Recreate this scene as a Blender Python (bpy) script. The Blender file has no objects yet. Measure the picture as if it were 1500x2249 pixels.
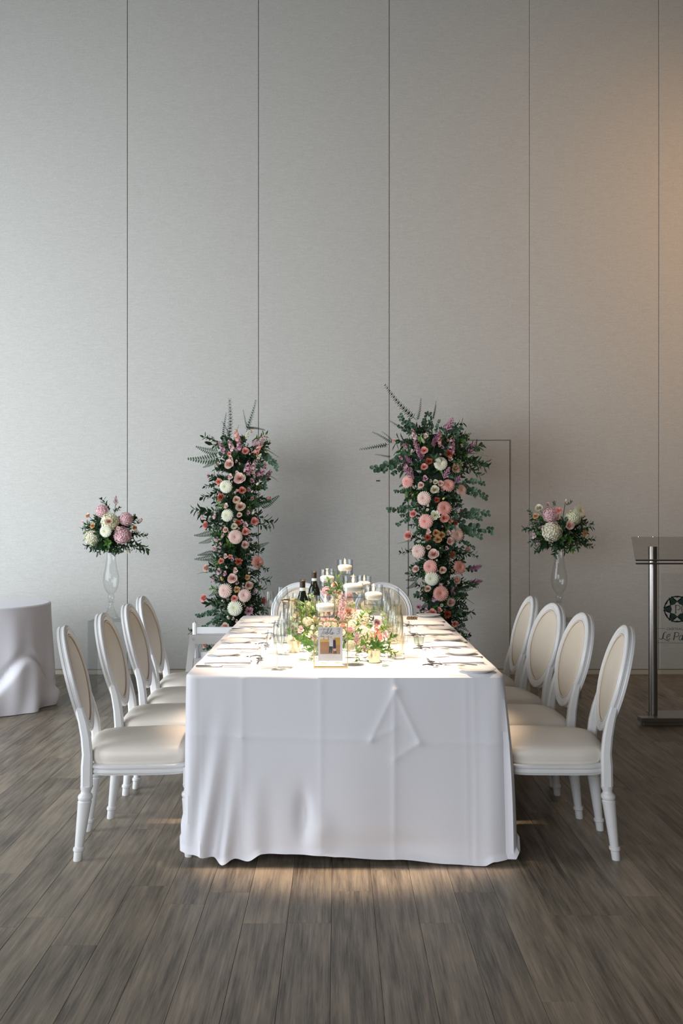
import bpy, math, random
from mathutils import Vector, Matrix
from math import sin, cos, pi, radians as R, exp, atan2, sqrt
random.seed(7)
S = bpy.context.scene
COL = S.collection
# ---------------------------------------------------------------- camera, 35 mm, level
F = 2187.0; CX = 740.0; CY = 1140.0; H = 1.39
cam = bpy.data.cameras.new('camera'); camo = bpy.data.objects.new('camera', cam); COL.objects.link(camo)
cam.sensor_fit = 'VERTICAL'; cam.sensor_height = 36; cam.sensor_width = 24; cam.lens = F/2249*36
camo.location = (0, 0, H); camo.rotation_euler = (R(90), 0, 0)
cam.shift_x = (750-CX)/2249; cam.shift_y = (CY-1124.5)/2249
S.camera = camo
def at(px, py, Y):
    return Vector(((px-CX)/F*Y, Y, H-(py-CY)/F*Y))
# ---------------------------------------------------------------- world and light
w = bpy.data.worlds.new('world'); S.world = w; w.use_nodes = True
w.node_tree.nodes['Background'].inputs[0].default_value = (1.0, .86, .66, 1)
w.node_tree.nodes['Background'].inputs[1].default_value = .07
def area(name, loc, aim, sx, sy, power, col, spread=180):
    l = bpy.data.lights.new(name, 'AREA'); l.shape = 'RECTANGLE'; l.size = sx; l.size_y = sy
    l.energy = power; l.color = col; l.spread = R(spread)
    o = bpy.data.objects.new(name, l); COL.objects.link(o); o.location = loc
    o.rotation_euler = (Vector(aim)-Vector(loc)).to_track_quat('-Z', 'Y').to_euler(); return o
def spot(name, loc, aim, half, power, col, blend=.35, size=.06):
    l = bpy.data.lights.new(name, 'SPOT'); l.energy = power; l.color = col
    l.spot_size = 2*R(half); l.spot_blend = blend; l.shadow_soft_size = size
    o = bpy.data.objects.new(name, l); COL.objects.link(o); o.location = loc
    o.rotation_euler = (Vector(aim)-Vector(loc)).to_track_quat('-Z', 'Y').to_euler(); return o
area('window_light', (-6.0, 4.6, 1.9), (-2.8, 8.6, 2.0), 5.6, 3.8, 370, (.87, .94, 1.0), 150)
area('window_light_rear', (-2.6, -1.3, 2.0), (-.2, 4.2, .2), 4.5, 2.4, 94, (.88, .93, 1.0), 125)
spot('table_spot', (.03, 4.32, 5.2), (.03, 4.47, .76), 9.4, 1700, (1, .76, .55), .3, .14)
spot('table_spot', (.03, 5.10, 5.2), (.03, 5.18, .76), 8.8, 1150, (1, .76, .55), .3, .14)
spot('table_spot', (.03, 5.90, 5.2), (.03, 5.98, .76), 8.6, 1150, (1, .76, .55), .3, .14)
spot('wall_wash', (4.4, 6.6, 4.3), (3.0, 8.9, 3.5), 62, 150, (1, .54, .22), 1.0, .3)
S.cycles.transparent_max_bounces = 48
S.view_settings.view_transform = 'Standard'; S.view_settings.look = 'None'
S.view_settings.exposure = 0.09; S.view_settings.gamma = 1
# ---------------------------------------------------------------- materials
MATS = {}
def nodes(name):
    m = bpy.data.materials.new(name); m.use_nodes = True; nt = m.node_tree
    return m, nt, nt.nodes['Principled BSDF'], nt.nodes.new, nt.links.new
def mat(name, col, rough=.5, metal=0, var=.06, scale=40, bump=0, sheen=0, trans=0, vec=None):
    if name in MATS: return MATS[name]
    m, nt, b, N, L = nodes(name)
    tc = N('ShaderNodeTexCoord'); n = N('ShaderNodeTexNoise'); n.inputs['Scale'].default_value = scale
    n.inputs['Detail'].default_value = 3
    if vec:
        mp = N('ShaderNodeMapping'); mp.inputs['Scale'].default_value = vec
        L(tc.outputs['Object'], mp.inputs['Vector']); L(mp.outputs[0], n.inputs['Vector'])
    else: L(tc.outputs['Object'], n.inputs['Vector'])
    mx = N('ShaderNodeMix'); mx.data_type = 'RGBA'
    mx.inputs[6].default_value = (*[max(0, c*(1-var)) for c in col], 1)
    mx.inputs[7].default_value = (*[min(1, c*(1+var)) for c in col], 1)
    L(n.outputs['Fac'], mx.inputs[0]); L(mx.outputs[2], b.inputs['Base Color'])
    b.inputs['Roughness'].default_value = rough; b.inputs['Metallic'].default_value = metal
    if sheen: b.inputs['Sheen Weight'].default_value = sheen
    if bump:
        bp = N('ShaderNodeBump'); bp.inputs['Strength'].default_value = bump; bp.inputs['Distance'].default_value = .002
        L(n.outputs['Fac'], bp.inputs['Height']); L(bp.outputs[0], b.inputs['Normal'])
    if trans:   # thin petals and leaves let light through
        t = N('ShaderNodeBsdfTranslucent'); L(mx.outputs[2], t.inputs[0]); ms = N('ShaderNodeMixShader')
        ms.inputs[0].default_value = trans; L(b.outputs[0], ms.inputs[1]); L(t.outputs[0], ms.inputs[2])
        L(ms.outputs[0], nt.nodes['Material Output'].inputs[0])
    MATS[name] = m; return m
def thin_glass(name, tint=(.975, .985, .985), edge=(.74, .77, .77), gloss=1.0):
    if name in MATS: return MATS[name]
    m, nt, b, N, L = nodes(name); nt.nodes.remove(b)
    lw = N('ShaderNodeLayerWeight'); lw.inputs[0].default_value = .5
    cr = N('ShaderNodeMix'); cr.data_type = 'RGBA'; cr.inputs[6].default_value = (*tint, 1); cr.inputs[7].default_value = (*edge, 1)
    pw = N('ShaderNodeMath'); pw.operation = 'POWER'; pw.inputs[1].default_value = 2.2
    L(lw.outputs['Facing'], pw.inputs[0]); L(pw.outputs[0], cr.inputs[0])
    tr = N('ShaderNodeBsdfTransparent'); L(cr.outputs[2], tr.inputs[0])
    gl = N('ShaderNodeBsdfGlossy'); gl.inputs['Roughness'].default_value = .03
    p5 = N('ShaderNodeMath'); p5.operation = 'POWER'; p5.inputs[1].default_value = 4.0; L(lw.outputs['Facing'], p5.inputs[0])
    mu = N('ShaderNodeMath'); mu.operation = 'MULTIPLY_ADD'; mu.inputs[1].default_value = .45*gloss; mu.inputs[2].default_value = .035*gloss; L(p5.outputs[0], mu.inputs[0])
    ms = N('ShaderNodeMixShader'); L(mu.outputs[0], ms.inputs[0]); L(tr.outputs[0], ms.inputs[1]); L(gl.outputs[0], ms.inputs[2])
    L(ms.outputs[0], nt.nodes['Material Output'].inputs[0]); MATS[name] = m; return m
def emit(name, col, st):
    m, nt, b, N, L = nodes(name); e = N('ShaderNodeEmission'); e.inputs[0].default_value = (*col, 1); e.inputs[1].default_value = st
    L(e.outputs[0], nt.nodes['Material Output'].inputs[0]); return m
def wall_mat():
    m, nt, b, N, L = nodes('wall fabric')
    tc = N('ShaderNodeTexCoord'); mp = N('ShaderNodeMapping'); mp.inputs['Scale'].default_value = (9, 9, 95)
    L(tc.outputs['Object'], mp.inputs[0]); n = N('ShaderNodeTexNoise'); n.inputs['Scale'].default_value = 1.6; n.inputs['Detail'].default_value = 6
    n.inputs['Roughness'].default_value = .65; L(mp.outputs[0], n.inputs['Vector'])
    n2 = N('ShaderNodeTexNoise'); n2.inputs['Scale'].default_value = 130; L(tc.outputs['Object'], n2.inputs['Vector'])
    ad = N('ShaderNodeMath'); ad.operation = 'ADD'; L(n.outputs[0], ad.inputs[0]); L(n2.outputs[0], ad.inputs[1])
    cr = N('ShaderNodeValToRGB'); cr.color_ramp.elements[0].position = .34; cr.color_ramp.elements[1].position = .66
    hf = N('ShaderNodeMath'); hf.operation = 'MULTIPLY'; hf.inputs[1].default_value = .5; L(ad.outputs[0], hf.inputs[0])
    cr.color_ramp.elements[0].color = (.435, .43, .405, 1); cr.color_ramp.elements[1].color = (.545, .54, .515, 1)
    L(hf.outputs[0], cr.inputs[0]); L(cr.outputs[0], b.inputs['Base Color']); b.inputs['Roughness'].default_value = .85
    bp = N('ShaderNodeBump'); bp.inputs['Strength'].default_value = .25; bp.inputs['Distance'].default_value = .002
    L(hf.outputs[0], bp.inputs['Height']); L(bp.outputs[0], b.inputs['Normal']); return m
def wood_mat():
    m, nt, b, N, L = nodes('grey brown wood plank')
    tc = N('ShaderNodeTexCoord'); oi = N('ShaderNodeObjectInfo'); mp = N('ShaderNodeMapping'); mp.inputs['Scale'].default_value = (1, .045, 1)
    sc = N('ShaderNodeVectorMath'); sc.operation = 'SCALE'; sc.inputs['Scale'].default_value = 37
    cb = N('ShaderNodeCombineXYZ'); L(oi.outputs['Random'], cb.inputs[0]); L(oi.outputs['Random'], cb.inputs[1]); L(cb.outputs[0], sc.inputs[0])
    L(tc.outputs['Object'], mp.inputs[0]); va = N('ShaderNodeVectorMath'); L(mp.outputs[0], va.inputs[0]); L(sc.outputs[0], va.inputs[1])
    n = N('ShaderNodeTexNoise'); n.inputs['Scale'].default_value = 55; n.inputs['Detail'].default_value = 8; n.inputs['Roughness'].default_value = .62
    n.inputs['Distortion'].default_value = .3; L(va.outputs[0], n.inputs['Vector'])
    n2 = N('ShaderNodeTexNoise'); n2.inputs['Scale'].default_value = 230; n2.inputs['Detail'].default_value = 5; n2.inputs['Roughness'].default_value = .7; L(va.outputs[0], n2.inputs['Vector'])
    mp3 = N('ShaderNodeMapping'); mp3.inputs['Scale'].default_value = (1, .18, 1); L(tc.outputs['Object'], mp3.inputs[0])
    va3 = N('ShaderNodeVectorMath'); L(mp3.outputs[0], va3.inputs[0]); L(sc.outputs[0], va3.inputs[1])
    n3 = N('ShaderNodeTexNoise'); n3.inputs['Scale'].default_value = 14; n3.inputs['Detail'].default_value = 4; L(va3.outputs[0], n3.inputs['Vector'])
    mp4 = N('ShaderNodeMapping'); mp4.inputs['Scale'].default_value = (1, .014, 1); L(tc.outputs['Object'], mp4.inputs[0])
    va4 = N('ShaderNodeVectorMath'); L(mp4.outputs[0], va4.inputs[0]); L(sc.outputs[0], va4.inputs[1])
    n4 = N('ShaderNodeTexNoise'); n4.inputs['Scale'].default_value = 330; n4.inputs['Detail'].default_value = 2; n4.inputs['Roughness'].default_value = .6; L(va4.outputs[0], n4.inputs['Vector'])
    def mth(op, a, bb):
        q = N('ShaderNodeMath'); q.operation = op
        for i, v in enumerate((a, bb)):
            if isinstance(v, (int, float)): q.inputs[i].default_value = v
            else: L(v, q.inputs[i])
        return q.outputs[0]
    f = mth('ADD', mth('MULTIPLY', n.outputs[0], .44), mth('ADD', mth('MULTIPLY', n2.outputs[0], .16), mth('MULTIPLY', n4.outputs[0], .22)))
    f = mth('ADD', f, mth('MULTIPLY', n3.outputs[0], .32))
    f = mth('ADD', f, mth('MULTIPLY', mth('SUBTRACT', oi.outputs['Random'], .5), .08))
    cr = N('ShaderNodeValToRGB'); e = cr.color_ramp.elements; e[0].position = .43; e[0].color = (.072, .058, .043, 1)
    e[1].position = .69; e[1].color = (.36, .292, .215, 1); x = e.new(.52); x.color = (.165, .136, .104, 1); x = e.new(.585); x.color = (.24, .198, .15, 1)
    L(f, cr.inputs[0]); L(cr.outputs[0], b.inputs['Base Color']); b.inputs['Roughness'].default_value = .42
    b.inputs['Specular IOR Level'].default_value = .4
    bp = N('ShaderNodeBump'); bp.inputs['Strength'].default_value = .25; bp.inputs['Distance'].default_value = .0012
    L(f, bp.inputs['Height']); L(bp.outputs[0], b.inputs['Normal']); return m
M_WALL = wall_mat(); M_WOOD = wood_mat()
M_WHITE = mat('white lacquer', (.80, .80, .80), .32, var=.02)
M_PAD = mat('cream vinyl', (.86, .80, .72), .42, var=.03, scale=9, bump=.4)
M_TAN = mat('tan vinyl', (.80, .71, .59), .45, var=.03, scale=9)
M_CLOTH = mat('white table linen', (.80, .80, .845), .8, var=.03, scale=420, bump=.16, sheen=.1)
M_CLOTH2 = mat('lilac white table linen', (.84, .83, .90), .55, var=.03, scale=60, bump=.1, sheen=.2)
M_NAP = mat('white napkin linen', (.84, .83, .84), .85, var=.02, scale=300, bump=.3)
M_CHINA = mat('glazed white china', (.85, .84, .82), .15, var=.01)
M_STEEL = mat('polished steel', (.55, .55, .57), .16, 1, var=.03)
M_BRUSH = mat('brushed steel', (.36, .34, .32), .34, 1, var=.08, scale=30, vec=(1, 1, .05))
M_GOLD = mat('polished gold', (.83, .62, .30), .22, 1, var=.05)
M_GLASS = thin_glass('clear glass'); M_ACR = thin_glass('clear acrylic', (.965, .97, .97), (.75, .78, .78), .8)
M_WATER = thin_glass('water', (.93, .95, .95), (.70, .73, .73), 1.0)
M_SMOKE = thin_glass('smoky acrylic', (.86, .85, .84), (.7, .7, .7), .6)
M_AMBER = thin_glass('amber tinted glass', (.988, .965, .90), (.80, .70, .52), 1.0)
M_WAX = mat('white wax', (.88, .83, .75), .5, var=.02)
M_FLAME = emit('candle flame', (1, .60, .22), 5)
M_BOTTLE = mat('dark bottle glass', (.008, .012, .008), .08, var=.2)
M_FOIL = mat('dark foil', (.035, .022, .016), .35, .3, var=.2)
M_BAND = mat('pale band', (.62, .72, .70), .5, var=.03)
M_GAP = mat('olive joint strip', (.34, .31, .23), .6, var=.1)
M_BASE = mat('beige painted wood', (.50, .45, .37), .5, var=.04)
M_LEAF = mat('deep green leaf', (.022, .062, .022), .45, var=.45, scale=14, trans=.12)
M_LEAF2 = mat('fresh green leaf', (.11, .25, .045), .42, var=.4, scale=14, trans=.25)
M_EUC = mat('eucalyptus leaf', (.048, .11, .062), .5, var=.4, scale=14, trans=.12)
M_SAGE = mat('pale sage leaf', (.36, .45, .27), .55, var=.2, scale=14, trans=.25)
M_LIME = mat('yellow green bud', (.30, .38, .07), .5, var=.3, scale=14, trans=.2)
M_STEM = mat('green stem', (.07, .12, .04), .6, var=.3)
M_FOAM = mat('dark green moss', (.010, .022, .010), .95, var=.5, scale=30, bump=.8)
PC = dict(blush=((.86, .66, .59), (.82, .50, .44)), pink=((.87, .49, .43), (.84, .32, .27)), coral=((.76, .34, .26), (.66, .20, .14)),
          rust=((.46, .11, .06), (.30, .05, .03)), peach=((.82, .65, .53), (.68, .40, .30)), gold=((.66, .42, .21), (.50, .24, .08)),
          cream=((.82, .79, .67), (.72, .68, .46)), white=((.84, .84, .70), (.74, .76, .42)), mauve=((.66, .40, .48), (.40, .13, .22)),
          lilac=((.48, .22, .36), (.36, .12, .26)), palepink=((.80, .58, .60), (.72, .42, .46)), yellow=((.66, .62, .20), (.50, .48, .10)))
def pm(c, k=0):
    return mat('%s petal%s' % (c, ' heart' if k else ''), PC[c][k], .6, var=.10, scale=20, trans=.2)
# ---------------------------------------------------------------- mesh helpers
class MB:
    def __init__(s): s.v = []; s.f = []; s.m = []
    def add(s, vs, fs, mi=0):
        o = len(s.v); s.v += [tuple(x) for x in vs]
        for f in fs: s.f.append(tuple(o+i for i in f)); s.m.append(mi)
        return s
    def box(s, c, d, mi=0, b=0.0, rot=None):
        x, y, z = [k/2 for k in d]
        if b <= 0:
            vs = [Vector((i*x, j*y, k*z)) for k in (-1, 1) for i, j in ((-1, -1), (1, -1), (1, 1), (-1, 1))]
            fs = [(3, 2, 1, 0), (4, 5, 6, 7), (0, 1, 5, 4), (1, 2, 6, 5), (2, 3, 7, 6), (3, 0, 4, 7)]
        else:
            b = min(b, x*.9, y*.9, z*.9); vs = []
            for k, q in ((-z, b), (-z+b, 0), (z-b, 0), (z, b)):
                X, Y = x-q, y-q; c2 = b if q == 0 else b*.6
                for i, j in ((-X+c2, -Y), (X-c2, -Y), (X, -Y+c2), (X, Y-c2), (X-c2, Y), (-X+c2, Y), (-X, Y-c2), (-X, -Y+c2)): vs.append(Vector((i, j, k)))
            fs = [tuple(range(7, -1, -1)), tuple(range(24, 32))]
            for r in range(3):
                for i in range(8): fs.append((r*8+i, r*8+(i+1) % 8, r*8+8+(i+1) % 8, r*8+8+i))
        if rot: vs = [rot @ v for v in vs]
        return s.add([v+Vector(c) for v in vs], fs, mi)
    def lathe(s, prof, seg=24, c=(0, 0, 0), mi=0, shear=(0, 0), cap=True):
        vs = []; n = len(prof)
        for r, z in prof:
            for i in range(seg):
                a = 2*pi*i/seg; vs.append((c[0]+r*cos(a)+shear[0]*z, c[1]+r*sin(a)+shear[1]*z, c[2]+z))
        fs = [(k*seg+i, k*seg+(i+1) % seg, (k+1)*seg+(i+1) % seg, (k+1)*seg+i) for k in range(n-1) for i in range(seg)]
        if cap:
            if prof[0][0] > 1e-5: fs.append(tuple(range(seg-1, -1, -1)))
            if prof[-1][0] > 1e-5: fs.append(tuple((n-1)*seg+i for i in range(seg)))
        return s.add(vs, fs, mi)
    def tube(s, pts, r, seg=6, mi=0, closed=False, flat=1.0):
        pts = [Vector(p) for p in pts]; n = len(pts); vs = []; up = Vector((.13, .21, 1)).normalized(); prev = None
        for i, p in enumerate(pts):
            if closed: d = pts[(i+1) % n]-pts[i-1]
            else: d = pts[min(i+1, n-1)]-pts[max(i-1, 0)]
            d.normalize()
            a = prev if prev is not None else (up.cross(d) if abs(up.dot(d)) < .95 else Vector((1, 0, 0)).cross(d))
            a = (a-d*a.dot(d)).normalized(); prev = a; b = d.cross(a); rr = r[i] if isinstance(r, (list, tuple)) else r
            for k in range(seg):
                t = 2*pi*k/seg; vs.append(p+a*cos(t)*rr+b*sin(t)*rr*flat)
        m = n if closed else n-1
        fs = [(i*seg+k, i*seg+(k+1) % seg, ((i+1) % n)*seg+(k+1) % seg, ((i+1) % n)*seg+k) for i in range(m) for k in range(seg)]
        if not closed: fs += [tuple(range(seg-1, -1, -1)), tuple((n-1)*seg+k for k in range(seg))]
        return s.add(vs, fs, mi)
    def grid(s, fn, nu, nv, mi=0, wu=False):
        cu = nu if wu else nu+1
        vs = [fn(i/nu, j/nv) for j in range(nv+1) for i in range(cu)]
        fs = [(j*cu+i, j*cu+(i+1) % cu, (j+1)*cu+(i+1) % cu, (j+1)*cu+i) for j in range(nv) for i in range(nu)]
        return s.add(vs, fs, mi)
    def leaf(s, base, d, nrm, L, W, mi=0, cup=.15):
        d = Vector(d).normalized(); nrm = Vector(nrm); nrm = (nrm-d*nrm.dot(d)).normalized(); t = d.cross(nrm); b = Vector(base)
        vs = [b, b+d*L*.35+t*W/2+nrm*cup*W, b+d*L*.35-t*W/2+nrm*cup*W, b+d*L*.75+t*W*.33+nrm*cup*W*.5, b+d*L*.75-t*W*.33+nrm*cup*W*.5, b+d*L-nrm*L*.08, b+d*L*.4]
        return s.add(vs, [(0, 6, 1), (0, 2, 6), (1, 6, 5, 3), (2, 4, 5, 6)], mi)
    def disc(s, base, d, nrm, L, W, mi=0):
        d = Vector(d).normalized(); nrm = Vector(nrm); nrm = (nrm-d*nrm.dot(d)).normalized(); t = d.cross(nrm); b = Vector(base)
        vs = [b+d*L*(.5-.5*cos(a))+t*W/2*sin(a)+nrm*W*.1*abs(sin(a)) for a in [2*pi*k/8 for k in range(8)]]
        return s.add(vs, [(0, 1, 2, 3, 4), (0, 4, 5, 6, 7)], mi)
    def mesh(s, name, mats, smooth=True):
        me = bpy.data.meshes.new(name); me.from_pydata(s.v, [], s.f)
        for m in (mats if isinstance(mats, (list, tuple)) else [mats]): me.materials.append(m)
        me.polygons.foreach_set('material_index', s.m); me.update()
        if smooth: me.polygons.foreach_set('use_smooth', [True]*len(me.polygons)); me.set_sharp_from_angle(angle=R(38))
        return me
    def build(s, name, mats, parent=None, smooth=True, loc=None):
        return link(name, s.mesh(name, mats, smooth), parent, loc)
def link(name, me, parent=None, loc=None, q=None, sc=None):
    o = bpy.data.objects.new(name, me); COL.objects.link(o)
    if parent: o.parent = parent
    if loc is not None: o.location = loc
    if q is not None: o.rotation_mode = 'QUATERNION'; o.rotation_quaternion = q
    if sc is not None: o.scale = (sc, sc, sc) if isinstance(sc, (int, float)) else sc
    return o
def tag(o, label=None, cat=None, group=None, kind=None):
    for k, v in (('label', label), ('category', cat), ('group', group), ('kind', kind)):
        if v: o[k] = v
    return o
def thing(name, label, cat, loc=(0, 0, 0), rz=0, group=None):
    o = bpy.data.objects.new(name, None); COL.objects.link(o); o.location = loc; o.rotation_euler = (0, 0, rz)
    o.empty_display_size = .1
    return tag(o, label, cat, group)
def copy_tree(root, loc, rz, label, group=None):
    def rec(o, par):
        c = o.copy(); COL.objects.link(c)
        if par: c.parent = par
        for ch in o.children: rec(ch, c)
        return c
    r = rec(root, None); r.location = loc; r.rotation_euler = (0, 0, rz); r['label'] = label
    if group: r['group'] = group
    return r
# ---------------------------------------------------------------- room
WALL = 8.93; XR = 2.72
fl = MB().box((0, 3.2, -.03), (13, 12.4, .036)).build('floor', mat('dark subfloor', (.045, .038, .03), .8), smooth=False)
tag(fl, kind='structure')
PW, PLN = .1524, 1.22
pl = MB(); pl.box((0, 0, -.006), (PW-.0011, PLN-.0011, .012), b=.0006)
plank = pl.mesh('plank', M_WOOD, False)
def clipped(x0, x1, y0, y1): return MB().box(((x0+x1)/2, 0, -.006), (x1-x0, y1-y0-.0007, .012), b=.0005).mesh('plank', M_WOOD, False)
COLX0 = (728-740)/619.0     # a joint seen just left of the centre line
YJ = {-1: 1.39*F/(2027-1140), 0: 1.39*F/(1957-1140), 1: 1.39*F/(2249-1140+5), 2: 1.39*F/(2027-1140), -2: 1.39*F/(2028-1140), 3: 1.39*F/(1960-1140), -3: 1.39*F/(1960-1140)}
outer = MB()
for i in range(-28, 30):
    x = COLX0+i*PW; xc = x+PW/2
    ph = YJ.get(i, 2.2+random.random()*PLN)
    y = ph-math.ceil((ph-1.9)/PLN)*PLN
    while y < WALL:
        a, b = y, min(y+PLN, WALL)
        lim = .36*b+.35
        if x > XR+.12: break
        if b > 2.35 and abs(xc) < min(3.3, lim) and b-a > .03:
            if b-a > PLN-.01: link('plank', plank, fl, (xc, (a+b)/2, 0))
            else:
                o = link('plank', clipped(-PW/2+.00055, PW/2-.00055, a, b), fl, (xc, (a+b)/2, 0))
        elif b-a > .03 and abs(xc) < 4.4: outer.box((xc, (a+b)/2, -.006), (PW-.0012, b-a-.0012, .012))
        y += PLN
o = outer.build('plank', M_WOOD, fl, False); tag(o, kind='stuff')
carp = MB().add([(2.66, 7.4, .004), (5.4, 7.4, .004), (5.4, WALL, .004), (2.81, WALL, .004), (2.66, 7.4, -.012), (5.4, 7.4, -.012), (5.4, WALL, -.012), (2.81, WALL, -.012)],
    [(0, 1, 2, 3), (0, 4, 5, 1), (3, 7, 4, 0), (1, 5, 6, 2)]).build('carpet_strip', mat('mottled beige carpet', (.24, .20, .155), .95, var=.45, scale=16, bump=.8), fl)
# back wall: joints seen at these columns
JX = [(-6-740)/245.0-1.2, (-6-740)/245.0, (281-740)/245.0, (568.5-740)/245.0, (855-740)/245.0, (1162-740)/245.0, (1446-740)/245.0, (1734-740)/245.0, (2022-740)/245.0]
wl = MB().box(((JX[0]+JX[-1])/2, WALL+.034, 3.4), (JX[-1]-JX[0], .08, 6.8)).build('wall_back', M_GAP, smooth=False)
tag(wl, kind='structure'); Z0, ZT, G = .046, 6.75, .0022
def panel(x0, x1, z0, z1, par=None):
    return MB().box(((x0+x1)/2, WALL, (z0+z1)/2), (x1-x0-2*G, .04, z1-z0), b=.004).build('wall_panel', M_WALL, par or wl, False)
DX0, DX1, DZ = (895-740)/245.0, (1121-740)/245.0, H+(CY-966)/245.0
for a, b in zip(JX, JX[1:]):
    if a < DX0 < b:      # the panel that holds the hidden door: one piece with the door opening cut out
        g = G; m = MB(); y0, y1 = WALL-.02, WALL+.02
        pts = [(a+g, Z0), (DX0, Z0), (DX0, DZ), (DX1, DZ), (DX1, Z0), (b-g, Z0), (b-g, ZT), (DX1, ZT), (DX0, ZT), (a+g, ZT), (a+g, DZ), (b-g, DZ)]
        quads = [(0, 1, 2, 10), (10, 2, 8, 9), (2, 3, 7, 8), (3, 11, 6, 7), (4, 5, 11, 3)]
        vs = [(x, y0, z) for x, z in pts]+[(x, y1, z) for x, z in pts]; n = len(pts)
        fs = [q for q in quads]
        for i, j in ((0, 1), (1, 2), (2, 3), (3, 4), (4, 5), (5, 11), (11, 6), (6, 7), (7, 8), (8, 9), (9, 10), (10, 0)): fs.append((i, j, j+n, i+n))
        m.add(vs, fs); m.build('wall_panel', M_WALL, wl, False)
    else: panel(a, b, Z0, ZT)
dr = MB().box(((DX0+DX1)/2, WALL+.002, (.05+DZ-.007)/2), (DX1-DX0-.016, .036, DZ-.007-.05), b=.003).build('door_1', M_WALL, None, False)
tag(dr, kind='structure')
for x0, x1, z0, z1 in ((DX0+.001, DX0+.004, .05, DZ), (DX1-.004, DX1-.001, .05, DZ), (DX0, DX1, DZ-.004, DZ-.001)):
    MB().box(((x0+x1)/2, WALL-.019, (z0+z1)/2), (x1-x0, .008, z1-z0)).build('door_edge_trim', mat('dull brass trim', (.40, .37, .28), .4, .5), dr, False)
for a in JX[1:-1]:
    MB().box((a-.0030, WALL-.010, 3.4), (.0014, .012, 6.7)).build('joint_trim', mat('dull brass trim', (.40, .37, .28), .4, .5), wl, False)
hx = at(830, 1056, WALL-.02)
MB().box((hx.x, WALL-.023, hx.z), (.034, .008, .010), b=.002).build('recessed_slot', mat('dark metal', (.05, .05, .05), .4, .8), wl)
bb = MB().box(((JX[0]+JX[-1])/2, WALL-.018, .0195), (JX[-1]-JX[0], .03, .039), b=.003).build('baseboard_back', M_BASE, None, False)
tag(bb, kind='structure')
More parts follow.
